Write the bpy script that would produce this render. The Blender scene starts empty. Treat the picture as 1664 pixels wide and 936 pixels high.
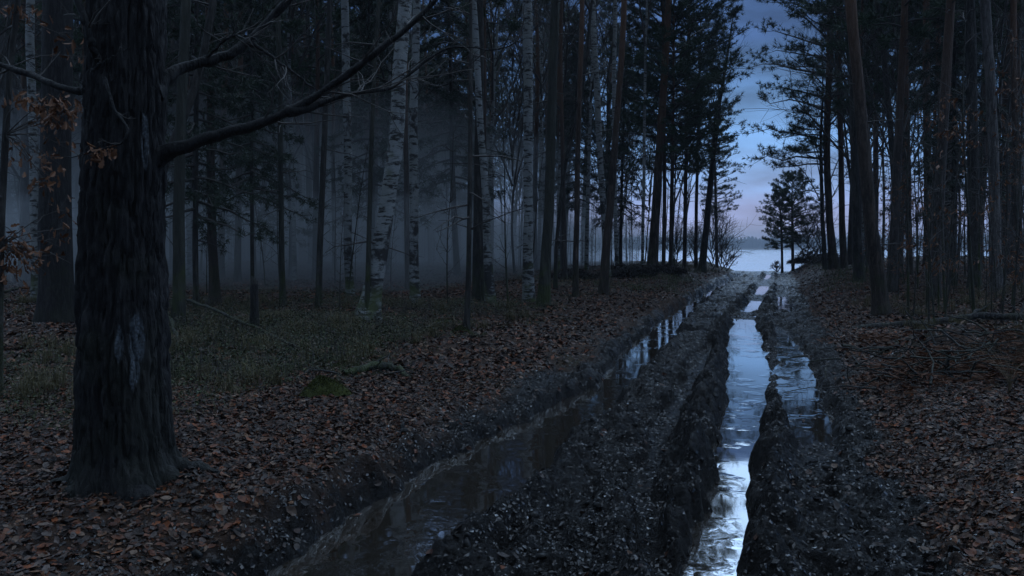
import bpy, math, random
import numpy as np
R = math.radians
rng = np.random.default_rng(7)
random.seed(7)
scene = bpy.context.scene
COL = scene.collection

# ------------------------------------------------------------------ camera
F = 1306.0; CX, CY, HY = 832.0, 468.0, 402.0
PITCH = math.atan((CY - HY) / F)
CAMZ = 1.6
cam_d = bpy.data.cameras.new('camera'); cam = bpy.data.objects.new('camera', cam_d); COL.objects.link(cam)
cam_d.sensor_width = 36; cam_d.lens = 36 * F / 1664; cam_d.clip_end = 6000; cam_d.clip_start = 0.05
cam.location = (0, 0, CAMZ); cam.rotation_euler = (math.pi / 2 - PITCH, 0, 0)
scene.camera = cam

# ------------------------------------------------------------------ world
W = bpy.data.worlds.new('World'); scene.world = W; W.use_nodes = True
nt = W.node_tree; nt.nodes.clear()
def N(t, typ, **kw):
    n = t.nodes.new(typ)
    for k, v in kw.items(): setattr(n, k, v)
    return n
SKYGAIN = 1.0
AZ = math.atan2(0.29, 0.957)             # azimuth of the lake seen from the camera, clockwise from +Y
out = N(nt, 'ShaderNodeOutputWorld'); bg = N(nt, 'ShaderNodeBackground')
nt.links.new(bg.outputs[0], out.inputs[0])
sky = N(nt, 'ShaderNodeTexSky'); sky.sky_type = 'NISHITA'; sky.sun_disc = False
sky.sun_elevation = R(3.0); sky.sun_rotation = AZ; sky.ozone_density = 4.0; sky.dust_density = 0.6
tc = N(nt, 'ShaderNodeTexCoord'); sep = N(nt, 'ShaderNodeSeparateXYZ'); nt.links.new(tc.outputs['Generated'], sep.inputs[0])
# clouds: stretched noise in the direction of view, flattened towards the horizon
mp = N(nt, 'ShaderNodeMapping'); mp.inputs['Scale'].default_value = (2.2, 2.2, 9.0)
nt.links.new(tc.outputs['Generated'], mp.inputs[0])
no = N(nt, 'ShaderNodeTexNoise'); no.inputs['Scale'].default_value = 3.6; no.inputs['Detail'].default_value = 7; no.inputs['Roughness'].default_value = .5
nt.links.new(mp.outputs[0], no.inputs['Vector'])
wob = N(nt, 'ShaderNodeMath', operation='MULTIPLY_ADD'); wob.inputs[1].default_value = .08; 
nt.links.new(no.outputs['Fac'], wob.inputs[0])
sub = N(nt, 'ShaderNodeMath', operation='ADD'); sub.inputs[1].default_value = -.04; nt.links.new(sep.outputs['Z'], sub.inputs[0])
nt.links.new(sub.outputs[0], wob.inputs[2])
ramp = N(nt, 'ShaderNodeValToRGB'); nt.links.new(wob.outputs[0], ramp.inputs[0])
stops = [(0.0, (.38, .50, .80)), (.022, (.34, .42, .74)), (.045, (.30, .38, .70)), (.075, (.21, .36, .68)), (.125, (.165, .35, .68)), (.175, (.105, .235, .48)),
         (.24, (.055, .12, .29)), (.30, (.05, .105, .25)), (.37, (.28, .46, .84)), (.50, (.76, 1.06, 1.48)), (1.0, (.78, 1.06, 1.46))]  # overhead stops, out of view, raised to add light on forest and mud
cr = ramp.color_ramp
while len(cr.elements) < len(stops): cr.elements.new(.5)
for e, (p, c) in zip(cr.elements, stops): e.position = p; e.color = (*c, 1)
# cloud light and dark
cl = N(nt, 'ShaderNodeMapRange'); cl.inputs[1].default_value = .3; cl.inputs[2].default_value = .7; cl.inputs[3].default_value = .5; cl.inputs[4].default_value = 1.45
nt.links.new(no.outputs['Fac'], cl.inputs[0])
m1 = N(nt, 'ShaderNodeVectorMath', operation='SCALE'); nt.links.new(ramp.outputs[0], m1.inputs[0]); nt.links.new(cl.outputs[0], m1.inputs['Scale'])
# the afterglow is on the lake side; the sky behind is deep dusk
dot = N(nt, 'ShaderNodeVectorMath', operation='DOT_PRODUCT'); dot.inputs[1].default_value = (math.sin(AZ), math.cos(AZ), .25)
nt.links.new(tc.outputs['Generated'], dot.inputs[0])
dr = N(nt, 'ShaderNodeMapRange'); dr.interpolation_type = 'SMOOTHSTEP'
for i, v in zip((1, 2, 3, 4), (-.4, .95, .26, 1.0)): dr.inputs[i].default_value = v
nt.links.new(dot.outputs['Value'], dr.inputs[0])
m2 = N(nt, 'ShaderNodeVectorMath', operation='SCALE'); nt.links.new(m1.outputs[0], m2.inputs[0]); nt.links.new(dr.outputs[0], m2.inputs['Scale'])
m3 = N(nt, 'ShaderNodeVectorMath', operation='SCALE'); nt.links.new(sky.outputs[0], m3.inputs[0]); m3.inputs['Scale'].default_value = 0.006
m4 = N(nt, 'ShaderNodeVectorMath', operation='ADD'); nt.links.new(m2.outputs[0], m4.inputs[0]); nt.links.new(m3.outputs[0], m4.inputs[1])
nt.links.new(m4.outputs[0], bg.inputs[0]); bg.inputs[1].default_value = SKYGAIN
W.cycles.sampling_method = 'MANUAL'; W.cycles.sample_map_resolution = 512

sl = bpy.data.lights.new('sun', 'SUN'); sl.energy = 0.33; sl.angle = R(27); sl.color = (.48, .70, 1)
so = bpy.data.objects.new('sun', sl); COL.objects.link(so)
so.rotation_euler = (R(90 - 28), 0, -AZ + math.pi)

vs = scene.view_settings; vs.view_transform = 'Standard'; vs.look = 'None'; vs.exposure = 0.25; vs.gamma = 1; vs.use_curve_mapping = False
cy = scene.cycles
cy.use_denoising = True; cy.max_bounces = 6; cy.diffuse_bounces = 3; cy.glossy_bounces = 3; cy.transmission_bounces = 2
cy.volume_bounces = 0; cy.transparent_max_bounces = 4; cy.sample_clamp_indirect = 4; cy.caustics_reflective = False; cy.caustics_refractive = False

# ------------------------------------------------------------------ noise
def _h(ix, iy, iz, s):
    n = (ix * 374761393 + iy * 668265263 + iz * 2147483647 + s * 1274126177) & 0xffffffff
    n = ((n ^ (n >> 13)) * 1274126177) & 0xffffffff
    n = ((n ^ (n >> 16)) * 2246822519) & 0xffffffff
    return ((n ^ (n >> 15)) & 0xffff) / 65535.0
def noise2(x, y, s=0):
    x = np.asarray(x, float); y = np.asarray(y, float)
    fx = np.floor(x); fy = np.floor(y); ix = fx.astype(np.int64); iy = fy.astype(np.int64)
    tx = x - fx; ty = y - fy; tx = tx * tx * (3 - 2 * tx); ty = ty * ty * (3 - 2 * ty)
    a = _h(ix, iy, 0, s); b = _h(ix + 1, iy, 0, s); c = _h(ix, iy + 1, 0, s); d = _h(ix + 1, iy + 1, 0, s)
    return (a + (b - a) * tx + (c - a) * ty + (a - b - c + d) * tx * ty) * 2 - 1
def noise3(x, y, z, s=0):
    x = np.asarray(x, float); y = np.asarray(y, float); z = np.asarray(z, float)
    fx = np.floor(x); fy = np.floor(y); fz = np.floor(z)
    ix = fx.astype(np.int64); iy = fy.astype(np.int64); iz = fz.astype(np.int64)
    tx = x - fx; ty = y - fy; tz = z - fz
    tx = tx * tx * (3 - 2 * tx); ty = ty * ty * (3 - 2 * ty); tz = tz * tz * (3 - 2 * tz)
    r = 0
    for dz in (0, 1):
        a = _h(ix, iy, iz + dz, s); b = _h(ix + 1, iy, iz + dz, s); c = _h(ix, iy + 1, iz + dz, s); d = _h(ix + 1, iy + 1, iz + dz, s)
        v = a + (b - a) * tx + (c - a) * ty + (a - b - c + d) * tx * ty
        r = r + v * (tz if dz else 1 - tz)
    return r * 2 - 1
def fbm(x, y, s=0, o=4, g=.5):
    r = 0; a = 1; t = 0
    for i in range(o):
        c, sn = math.cos(i * .7 + .4), math.sin(i * .7 + .4)
        r = r + a * noise2((x * c - y * sn) * 2 ** i + i * 17.3, (x * sn + y * c) * 2 ** i - i * 9.1, s + i); t += a; a *= g
    return r / t
def sst(a, b, x):
    t = np.clip((x - a) / (b - a), 0, 1); return t * t * (3 - 2 * t)

# ------------------------------------------------------------------ view rays
cp, sp = math.cos(PITCH), math.sin(PITCH)
def ray(px, py):
    a = (px - CX) / F; b = (CY - py) / F
    return np.array([a, cp + b * sp, -sp + b * cp])
def at(px, py, Y):
    d = ray(px, py); t = Y / d[1]
    return np.array([d[0] * t, Y, CAMZ + d[2] * t])
def flat(px, py, z=0.0):
    d = ray(px, py); t = (z - CAMZ) / d[2]
    return d[0] * t, d[1] * t

# ------------------------------------------------------------------ terrain height
SL = .327; NRM = math.sqrt(1 + SL * SL)
def uv_of(x, y):
    u = (x - (-1.2 + SL * y)) / NRM
    v = (y + SL * (x + 1.2)) / NRM
    return u, v
def mkrut(pts):
    P = []
    for (px, py, hw, dep) in pts:
        x, y = flat(px, py, -.05); P.append((x, y, hw, dep))
    return np.array(P)
RUT_A = mkrut([(430, 1050, 0.352, .25), (545, 930, 0.370, .25), (650, 850, 0.387, .26), (760, 775, 0.405, .27), (862, 708, 0.370, .26), (935, 668, 0.317, .25), (1000, 625, 0.238, .21),
               (1062, 550, 0.317, .23), (1112, 500, 0.264, .21), (1160, 470, 0.229, .17), (1195, 450, 0.176, .12), (1212, 444, 0.176, .05)])
RUT_B = mkrut([(1130, 1250, .15, .17), (1155, 1050, .15, .17), (1167, 930, .15, .18), (1175, 850, .145, .18), (1192, 740, .17, .18), (1208, 660, .20, .19), (1218, 600, .29, .19), (1212, 560, .33, .19),
               (1208, 527, .27, .16), (1213, 511, .18, .02), (1222, 496, .24, .15), (1230, 483, .18, .02), (1240, 470, .25, .14), (1243, 460, .2, .02), (1247, 449, .2, .1), (1250, 442, .2, .05)])
RUT_C = mkrut([(1330, 760, .12, .05), (1312, 690, .26, .10), (1300, 640, .28, .105), (1290, 590, .28, .10), (1275, 553, .24, .10), (1262, 530, .14, .05)])
RUT_D = mkrut([(1110, 543, .26, .15), (1150, 542, .34, .16), (1190, 538, .26, .15)])
RUT_E = mkrut([(1085, 950, .09, .05), (1050, 800, .1, .07), (1085, 690, .12, .06), (1130, 600, .12, .05), (1160, 560, .1, .03)])
RUT_G = mkrut([(1190, 510, .24, .13), (1165, 517, .2, .13)])
RUT_H = mkrut([(1280, 505, .2, .1), (1272, 488, .2, .11), (1270, 478, .2, .04)])
def pdist(x, y, P):
    best = np.full(x.shape, 1e9); hw = np.zeros(x.shape); dep = np.zeros(x.shape)
    for a, b in zip(P[:-1], P[1:]):
        dx, dy = b[0] - a[0], b[1] - a[1]; L2 = dx * dx + dy * dy
        t = np.clip(((x - a[0]) * dx + (y - a[1]) * dy) / L2, 0, 1)
        d = np.hypot(x - a[0] - t * dx, y - a[1] - t * dy)
        m = d < best
        best = np.where(m, d, best); hw = np.where(m, a[2] + (b[2] - a[2]) * t, hw); dep = np.where(m, a[3] + (b[3] - a[3]) * t, dep)
    return best, hw, dep
WLEV = -.09
LAKEZ = -2.0
def mudmask(x, y):
    u, v = uv_of(x, y)
    n = fbm(x * .9, y * .9, 31, 4) * .26 + fbm(x * 4, y * 4, 33, 3) * .16
    l = -1.52; r = 2.05
    m = np.minimum(sst(l - .12, l + .12, u + n), sst(r + .12, r - .12, u + n * 1.1))
    return m * sst(62, 57, v) * sst(-30, -20, v)
MOUND = flat(1575, 600); TREEFOOT = flat(207, 783, .12)
def height(x, y, detail=True):
    x = np.asarray(x, float); y = np.asarray(y, float)
    u, v = uv_of(x, y)
    road = np.minimum(sst(-2.0, -1.35, u), sst(2.7, 1.9, u))
    z = .012 * np.clip(-u - 2, 0, 30) * sst(60, 30, np.abs(v)) + .05 * np.clip(u - 2.2, 0, 9)
    z = z + .11 * sst(-1.35, -2.0, u + .25 * noise2(x * 1.5, y * 1.5, 88)) + .10 * sst(1.9, 2.9, u)
    z = z + .42 * sst(20, 42, v) * (1 - .97 * np.minimum(sst(-3.6, -1.8, u), sst(3.4, 2.2, u)))
    off = 1 - road
    mx_, my_ = MOUND; tx_, ty_ = TREEFOOT
    z = z + .07 * np.exp(-(((x - tx_) ** 2 + (y - ty_ - .1) ** 2) / .36))
    z = z + .38 * np.exp(-(((x - mx_) * .8 + (y - my_) * .5) / .55) ** 2 - (((x - mx_) * .5 - (y - my_) * .8) / 1.0) ** 2)
    z = z + off * (fbm(x * .22, y * .22, 3, 3) * .16 + fbm(x * 1.1, y * 1.1, 5, 3) * .05)
    if detail:
        z = z + off * (fbm(x * 5, y * 5, 8, 4) * .06)
        z = z + road * sst(60, 50, np.abs(v)) * (fbm(x * 1.3, y * 1.3, 11, 3) * .06 + fbm(x * 1.9, y * 1.9, 18, 3) * .11 * sst(12, 20, v)
              + (.5 - np.abs(noise2(u * 4.2, v * 2.2, 12))) * .085 - .015 - .085 * sst(14, 22, v) * sst(-1.0, -.6, u) * sst(1.9, 1.3, u) + (.4 - np.abs(noise2(u * 8.5 + 3, v * 6.0, 14))) * .065
              + (.4 - np.abs(noise2(x * 16, y * 16, 15))) * .032 + (.4 - np.abs(noise2(x * 31, y * 31, 16))) * .020 + noise2(x * 62, y * 62, 17) * .008)
    near = np.abs(v) < 64
    if np.any(near):
        zz = z[near] if z.ndim else z
        xx = np.atleast_1d(x[near] if x.ndim else x); yy = np.atleast_1d(y[near] if y.ndim else y); zz = np.atleast_1d(zz).copy()
        wx = xx + fbm(xx * 2.2, yy * 2.2, 21, 4) * .13 + noise2(xx * 14, yy * 14, 22) * .022; wy = yy + fbm(xx * 2.2 + 9, yy * 2.2, 23, 3) * .09
        for P, berm in ((RUT_A, .05), (RUT_B, .13), (RUT_C, .01), (RUT_D, .02), (RUT_E, .06), (RUT_G, .0), (RUT_H, .01)):
            d, hw, dep = pdist(wx, wy, P)
            inner = 1 - sst(.72, 1.3, d / hw)
            bb = np.exp(-((d - hw * 1.25 - .11) / .10) ** 2) * berm
            brk = 1 + .9 * noise2(xx * 5.5, yy * 5.5, 41) + .5 * noise2(xx * 13, yy * 13, 42)
            zz = zz * (1 - .86 * inner) + bb * brk * sst(0, .12, dep) - (dep + .012) * inner
        if z.ndim: z[near] = zz
        else: z = zz[0]
    # shore and lake bed, far shore
    shore = 57 + .8 * np.clip(-u - 7, 0, 200) + .3 * np.clip(u - 8, 0, 200) + 2 * fbm(x * .1, y * .1, 51, 2)
    w = sst(0, 16, v - shore)
    z = z * (1 - w) + w * (-3.2)
    rr = np.hypot(x, y)
    farr = sst(1290, 1340, rr + 25 * noise2(x * .004, y * .004, 5)) * sst(0, 200, v)
    z = z * (1 - farr) + farr * (1.0 + sst(1340, 1800, rr) * 6)
    return z
def ground_at(px, py):
    d = ray(px, py); t = 2.0
    o = np.array([0, 0, CAMZ])
    ts = np.concatenate([np.arange(2, 30, .02), np.arange(30, 140, .1)])
    X = d[0] * ts; Y = d[1] * ts; Z = CAMZ + d[2] * ts
    hh = height(X, Y, False)
    k = np.argmax(Z < hh)
    if not (Z < hh).any(): return np.array([X[-1], Y[-1], hh[-1]])
    return np.array([X[k], Y[k], float(hh[k])])
def base_at(px, Y):
    x = float(ray(px, 440)[0] / ray(px, 440)[1] * Y); return np.array([x, Y, float(height(np.array([x]), np.array([Y]), False)[0])])
def gz(x, y): return float(height(np.array([x]), np.array([y]), False)[0])

# ------------------------------------------------------------------ mesh building
def make_mesh(name, V, faces, mats, midx=None, attrs=None, smooth=True):
    """faces: list of int arrays (n,k)."""
    me = bpy.data.meshes.new(name)
    V = np.asarray(V, np.float32)
    me.vertices.add(len(V)); me.vertices.foreach_set('co', V.ravel())
    faces = [np.asarray(f, np.int32) for f in faces if len(f)]
    nl = sum(f.size for f in faces); nf = sum(len(f) for f in faces)
    me.loops.add(nl); me.polygons.add(nf)
    me.loops.foreach_set('vertex_index', np.concatenate([f.ravel() for f in faces]))
    tot = np.concatenate([np.full(len(f), f.shape[1], np.int32) for f in faces])
    st = np.concatenate([[0], np.cumsum(tot)[:-1]]).astype(np.int32)
    me.polygons.foreach_set('loop_start', st)
    if midx is not None: me.polygons.foreach_set('material_index', np.asarray(midx, np.int32))
    if attrs:
        for k, a in attrs.items():
            a = np.asarray(a, np.float32)
            if a.ndim == 1:
                at_ = me.attributes.new(k, 'FLOAT', 'POINT'); at_.data.foreach_set('value', a)
            else:
                at_ = me.attributes.new(k, 'FLOAT_COLOR', 'POINT'); at_.data.foreach_set('color', np.c_[a, np.ones(len(a))].astype(np.float32).ravel())
    me.update(calc_edges=True); me.validate()
    me.polygons.foreach_set('use_smooth', np.full(len(me.polygons), smooth))
    for m in (mats if isinstance(mats, (list, tuple)) else [mats]): me.materials.append(m)
    return me
class MB:
    def __init__(s): s.V = []; s.Q = []; s.T = []; s.qm = []; s.tm = []; s.n = 0
    def add(s, V, Q=None, T=None, m=0):
        V = np.asarray(V, float)
        if Q is not None and len(Q): Q = np.asarray(Q); s.Q.append(Q + s.n); s.qm.append(np.full(len(Q), m))
        if T is not None and len(T): T = np.asarray(T); s.T.append(T + s.n); s.tm.append(np.full(len(T), m))
        s.V.append(V); s.n += len(V)
    def mesh(s, name, mats, smooth=True):
        fs = []; mi = []
        if s.Q: fs.append(np.concatenate(s.Q)); mi.append(np.concatenate(s.qm))
        if s.T: fs.append(np.concatenate(s.T)); mi.append(np.concatenate(s.tm))
        return make_mesh(name, np.concatenate(s.V), fs, mats, np.concatenate(mi), smooth=smooth)
def unit(v): return v / (np.linalg.norm(v) + 1e-9)
def tube(mb, P, r, k=6, m=0, disp=None):
    P = np.asarray(P, float); r = np.broadcast_to(np.asarray(r, float), (len(P),))
    n = len(P)
    T = np.gradient(P, axis=0); T /= np.linalg.norm(T, axis=1, keepdims=True) + 1e-9
    ref = np.array([1., 0, 0]) if abs(unit(P[-1] - P[0])[0]) < .8 else np.array([0, 1., 0])
    A = np.cross(T, ref); A /= np.linalg.norm(A, axis=1, keepdims=True) + 1e-9
    B = np.cross(T, A)
    th = np.arange(k) * 2 * math.pi / k
    rr = r[:, None] * np.ones((1, k))
    if disp is not None: rr = rr + disp(P, th, r)
    V = P[:, None] + rr[..., None] * (np.cos(th)[None, :, None] * A[:, None] + np.sin(th)[None, :, None] * B[:, None])
    i = np.arange(n - 1)[:, None] * k; j = np.arange(k)[None]; j2 = (j + 1) % k
    Q = np.stack([i + j, i + j2, i + k + j2, i + k + j], -1).reshape(-1, 4)
    V = V.reshape(-1, 3)
    cap = np.array([[(n - 1) * k + a, (n - 1) * k + (a + 1) % k, n * k] for a in range(k)])
    mb.add(np.vstack([V, P[-1] + T[-1] * r[-1] * .3]), Q, cap, m)
def spline(P, n):
    """Catmull-Rom through P, n samples; P may carry extra columns."""
    P = np.asarray(P, float)
    if len(P) < 3: 
        t = np.linspace(0, 1, n)[:, None]; return P[0] * (1 - t) + P[-1] * t
    Q = np.vstack([2 * P[0] - P[1], P, 2 * P[-1] - P[-2]])
    L = np.concatenate([[0], np.cumsum(np.linalg.norm(np.diff(P[:, :3], axis=0), axis=1))])
    s = np.linspace(0, L[-1], n); out = []
    for x in s:
        i = min(max(np.searchsorted(L, x, 'right') - 1, 0), len(P) - 2)
        t = (x - L[i]) / (L[i + 1] - L[i]); p0, p1, p2, p3 = Q[i:i + 4]
        out.append(.5 * (2 * p1 + (p2 - p0) * t + (2 * p0 - 5 * p1 + 4 * p2 - p3) * t * t + (3 * p1 - p0 - 3 * p2 + p3) * t ** 3))
    return np.array(out)

# ------------------------------------------------------------------ objects
def obj(name, me, parent=None, loc=None, rz=0, label=None, cat=None, group=None, kind=None, scale=None):
    o = bpy.data.objects.new(name, me); COL.objects.link(o)
    if parent is not None: o.parent = parent
    if loc is not None: o.location = [float(a) for a in loc]
    o.rotation_euler[2] = rz
    if scale is not None: o.scale = (scale,) * 3 if np.isscalar(scale) else scale
    if label: o['label'] = label
    if cat: o['category'] = cat
    if group: o['group'] = group
    if kind: o['kind'] = kind
    return o
def copy_tree(root, loc, rz, sc, label=None, group=None, tilt=(0, 0)):
    r = root.copy(); COL.objects.link(r)
    r.location = [float(a) for a in loc]; r.rotation_euler = (tilt[0], tilt[1], rz); r.scale = sc if not np.isscalar(sc) else (sc,) * 3
    if label: r['label'] = label
    if group: r['group'] = group
    for ch in list(root.children):
        c = ch.copy(); COL.objects.link(c); c.parent = r
        for g in ch.children:
            d = g.copy(); COL.objects.link(d); d.parent = c
    return r

# ------------------------------------------------------------------ materials
def mat(name):
    m = bpy.data.materials.new(name); m.use_nodes = True
    t = m.node_tree; b = t.nodes['Principled BSDF']
    return m, t, b
def L(t, a, b): t.links.new(a, b)
def rampn(t, fac, stops, interp='LINEAR'):
    r = N(t, 'ShaderNodeValToRGB'); c = r.color_ramp; c.interpolation = interp
    while len(c.elements) < len(stops): c.elements.new(.5)
    for e, (p, col) in zip(c.elements, stops): e.position = p; e.color = (*col, 1) if len(col) == 3 else col
    L(t, fac, r.inputs[0]); return r.outputs[0]
def mixc(t, f, a, b, mode='MIX'):
    m = N(t, 'ShaderNodeMix', data_type='RGBA', blend_type=mode)
    for s, v in ((m.inputs[0], f), (m.inputs[6], a), (m.inputs[7], b)):
        if isinstance(v, bpy.types.NodeSocket): L(t, v, s)
        elif isinstance(v, tuple): s.default_value = (*v, 1)
        else: s.default_value = v
    return m.outputs[2]
def nz(t, vec, scale, detail=3, rough=.5, sc=None, off=None):
    if sc is not None:
        mp = N(t, 'ShaderNodeMapping'); mp.inputs['Scale'].default_value = sc; L(t, vec, mp.inputs[0]); vec = mp.outputs[0]
    n = N(t, 'ShaderNodeTexNoise'); n.inputs['Scale'].default_value = scale; n.inputs['Detail'].default_value = detail; n.inputs['Roughness'].default_value = rough
    L(t, vec, n.inputs['Vector']); return n.outputs['Fac']
def mr(t, v, a, b, c, d, smooth=False):
    m = N(t, 'ShaderNodeMapRange'); L(t, v, m.inputs[0])
    if smooth: m.interpolation_type = 'SMOOTHSTEP'
    for i, x in zip((1, 2, 3, 4), (a, b, c, d)): m.inputs[i].default_value = x
    return m.outputs[0]
def mth(t, op, a, b=None):
    m = N(t, 'ShaderNodeMath', operation=op)
    for s, v in ((m.inputs[0], a), (m.inputs[1], b)):
        if v is None: continue
        if isinstance(v, bpy.types.NodeSocket): L(t, v, s)
        else: s.default_value = v
    return m.outputs[0]
def bump(t, b, h, dist, strength=1.0):
    n = N(t, 'ShaderNodeBump'); n.inputs['Distance'].default_value = dist; n.inputs['Strength'].default_value = strength
    L(t, h, n.inputs['Height']); L(t, n.outputs[0], b.inputs['Normal']); return n
def objvec(t):
    c = N(t, 'ShaderNodeTexCoord'); oi = N(t, 'ShaderNodeObjectInfo')
    v = N(t, 'ShaderNodeVectorMath', operation='MULTIPLY_ADD'); v.inputs[1].default_value = (1, 1, 1)
    L(t, c.outputs['Object'], v.inputs[0])
    s = N(t, 'ShaderNodeVectorMath', operation='SCALE'); s.inputs[0].default_value = (13, 7, 3); L(t, oi.outputs['Random'], s.inputs['Scale'])
    L(t, s.outputs[0], v.inputs[2]); z = N(t, 'ShaderNodeSeparateXYZ'); L(t, c.outputs['Object'], z.inputs[0])
    return v.outputs[0], z.outputs['Z']

def bark_mat(name, lo, hi, kind='furrow', moss=.5, topcol=None, scale=1.0):
    m, t, b = mat(name); v, z = objvec(t)
    f = nz(t, v, 9 * scale, 6, .6, sc=(1, 1, .16)); g = nz(t, v, 26 * scale, 5, .6, sc=(1, 1, .45)); big = nz(t, v, 1.3, 3)
    fr = mr(t, mth(t, 'ABSOLUTE', mth(t, 'SUBTRACT', f, .5)), 0, .13, 0, 1)
    c = mixc(t, mth(t, 'MULTIPLY', fr, mr(t, g, .3, .7, .3, 1)), lo, hi)
    c = mixc(t, mr(t, big, .4, .65, 0, .5), c, tuple(x * .6 for x in hi))
    if topcol:
        c = mixc(t, mr(t, z, 3.5, 9, 0, .9, True), c, topcol)
    if moss:
        mn = nz(t, v, 3.2, 5, .6); mz = mr(t, z, 0.0, 2.2, 1, .0, True)
        mk = mr(t, mth(t, 'ADD', mn, mth(t, 'MULTIPLY', mz, .28)), .66, .82, 0, moss)
        c = mixc(t, mk, c, (.055, .070, .020))
    L(t, c, b.inputs['Base Color']); b.inputs['Roughness'].default_value = .75; b.inputs['Specular IOR Level'].default_value = .35
    h = mth(t, 'ADD', mth(t, 'MULTIPLY', fr, .7), mth(t, 'MULTIPLY', g, .4)); bump(t, b, h, .03 / scale, .9)
    return m
M_OAK = bark_mat('old_bark', (.010, .009, .009), (.060, .054, .052), moss=.15, scale=1.6)
M_PINE = bark_mat('pine_bark', (.022, .017, .014), (.14, .105, .085), moss=.3, topcol=(.19, .10, .06))
M_DARK = bark_mat('dark_bark', (.018, .017, .015), (.11, .10, .088), moss=.45)
M_GREEN = bark_mat('green_smooth_bark', (.035, .036, .028), (.085, .085, .066), moss=.8, scale=.5)
M_PALE = bark_mat('pale_bark', (.05, .045, .042), (.27, .25, .24), moss=.2)
M_FAR = bark_mat('weathered_bark', (.028, .024, .022), (.13, .11, .10), moss=.2, topcol=(.15, .085, .055))

def birch_mat():
    m, t, b = mat('birch_bark'); v, z = objvec(t)
    dash = nz(t, v, 5.5, 6, .7, sc=(.6, .6, 2.6)); blot = nz(t, v, 3.0, 5, .6, sc=(1, 1, .8)); fine = nz(t, v, 30, 4, .6, sc=(.5, .5, 2))
    low = mr(t, z, .4, 2.6, .05, 0.0, True)
    dk = mr(t, mth(t, 'ADD', dash, low), .53, .58, 0, 1); dk2 = mr(t, mth(t, 'ADD', blot, low), .56, .64, 0, 1)
    base = mixc(t, fine, (.19, .20, .20), (.42, .44, .44))
    base = mixc(t, mr(t, nz(t, v, 1.5, 3), .45, .7, 0, .6), base, (.24, .25, .22))
    c = mixc(t, mth(t, 'MAXIMUM', dk, dk2), base, (.028, .026, .024))
    mk = mr(t, mth(t, 'ADD', nz(t, v, 2.4, 5, .6), mr(t, z, 0, 1.5, .22, 0, True)), .62, .8, 0, .85)
    c = mixc(t, mk, c, (.085, .105, .026))
    L(t, c, b.inputs['Base Color']); b.inputs['Roughness'].default_value = .6
    h = mth(t, 'SUBTRACT', fine, mth(t, 'MULTIPLY', mth(t, 'MAXIMUM', dk, dk2), .8)); bump(t, b, h, .02, .8)
    return m
M_BIRCH = birch_mat()

def plain(name, col, rough=.7, var=.5, scale=20, spec=.4):
    m, t, b = mat(name); v, z = objvec(t); n = nz(t, v, scale, 4, .6)
    L(t, mixc(t, n, tuple(c * (1 - var) for c in col), tuple(c * (1 + var) for c in col)), b.inputs['Base Color'])
    b.inputs['Roughness'].default_value = rough; b.inputs['Specular IOR Level'].default_value = spec
    bump(t, b, n, .01, .6); return m
M_TWIG = plain('twig_bark', (.070, .062, .056), .65)
M_RTWIG = plain('reddish_twig_bark', (.06, .042, .035), .65)
def needle_mat(name, a, c2):
    m, t, b = mat(name); oi = N(t, 'ShaderNodeObjectInfo'); c = N(t, 'ShaderNodeTexCoord'); n = nz(t, c.outputs['Object'], .9, 3)
    L(t, mixc(t, n, a, c2), b.inputs['Base Color']); b.inputs['Roughness'].default_value = .55
    return m
M_NEED = needle_mat('pine_needles', (.028, .060, .028), (.06, .10, .045))
M_SPRUCE = needle_mat('spruce_needles', (.014, .03, .016), (.03, .05, .022))
def leafcol_mat(name, rough=.36, boost=1.0):
    m, t, b = mat(name); a = N(t, 'ShaderNodeAttribute'); a.attribute_name = 'tint'
    c = N(t, 'ShaderNodeTexCoord'); n = nz(t, c.outputs['Object'], 60, 2)
    L(t, mixc(t, mr(t, n, .3, .7, 0, .5), a.outputs['Color'], (.02, .014, .012)), b.inputs['Base Color'])
    b.inputs['Roughness'].default_value = rough; b.inputs['Specular IOR Level'].default_value = .5
    return m
M_LEAF = leafcol_mat('fallen_leaf', .5); M_LEAF.node_tree.nodes['Principled BSDF'].inputs['Specular IOR Level'].default_value = .28
M_OAKLEAF = plain('withered_leaf', (.19, .080, .034), .55, .5, 9)
M_MOSS = plain('moss', (.060, .066, .022), .95, .6, 30, .1)

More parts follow.
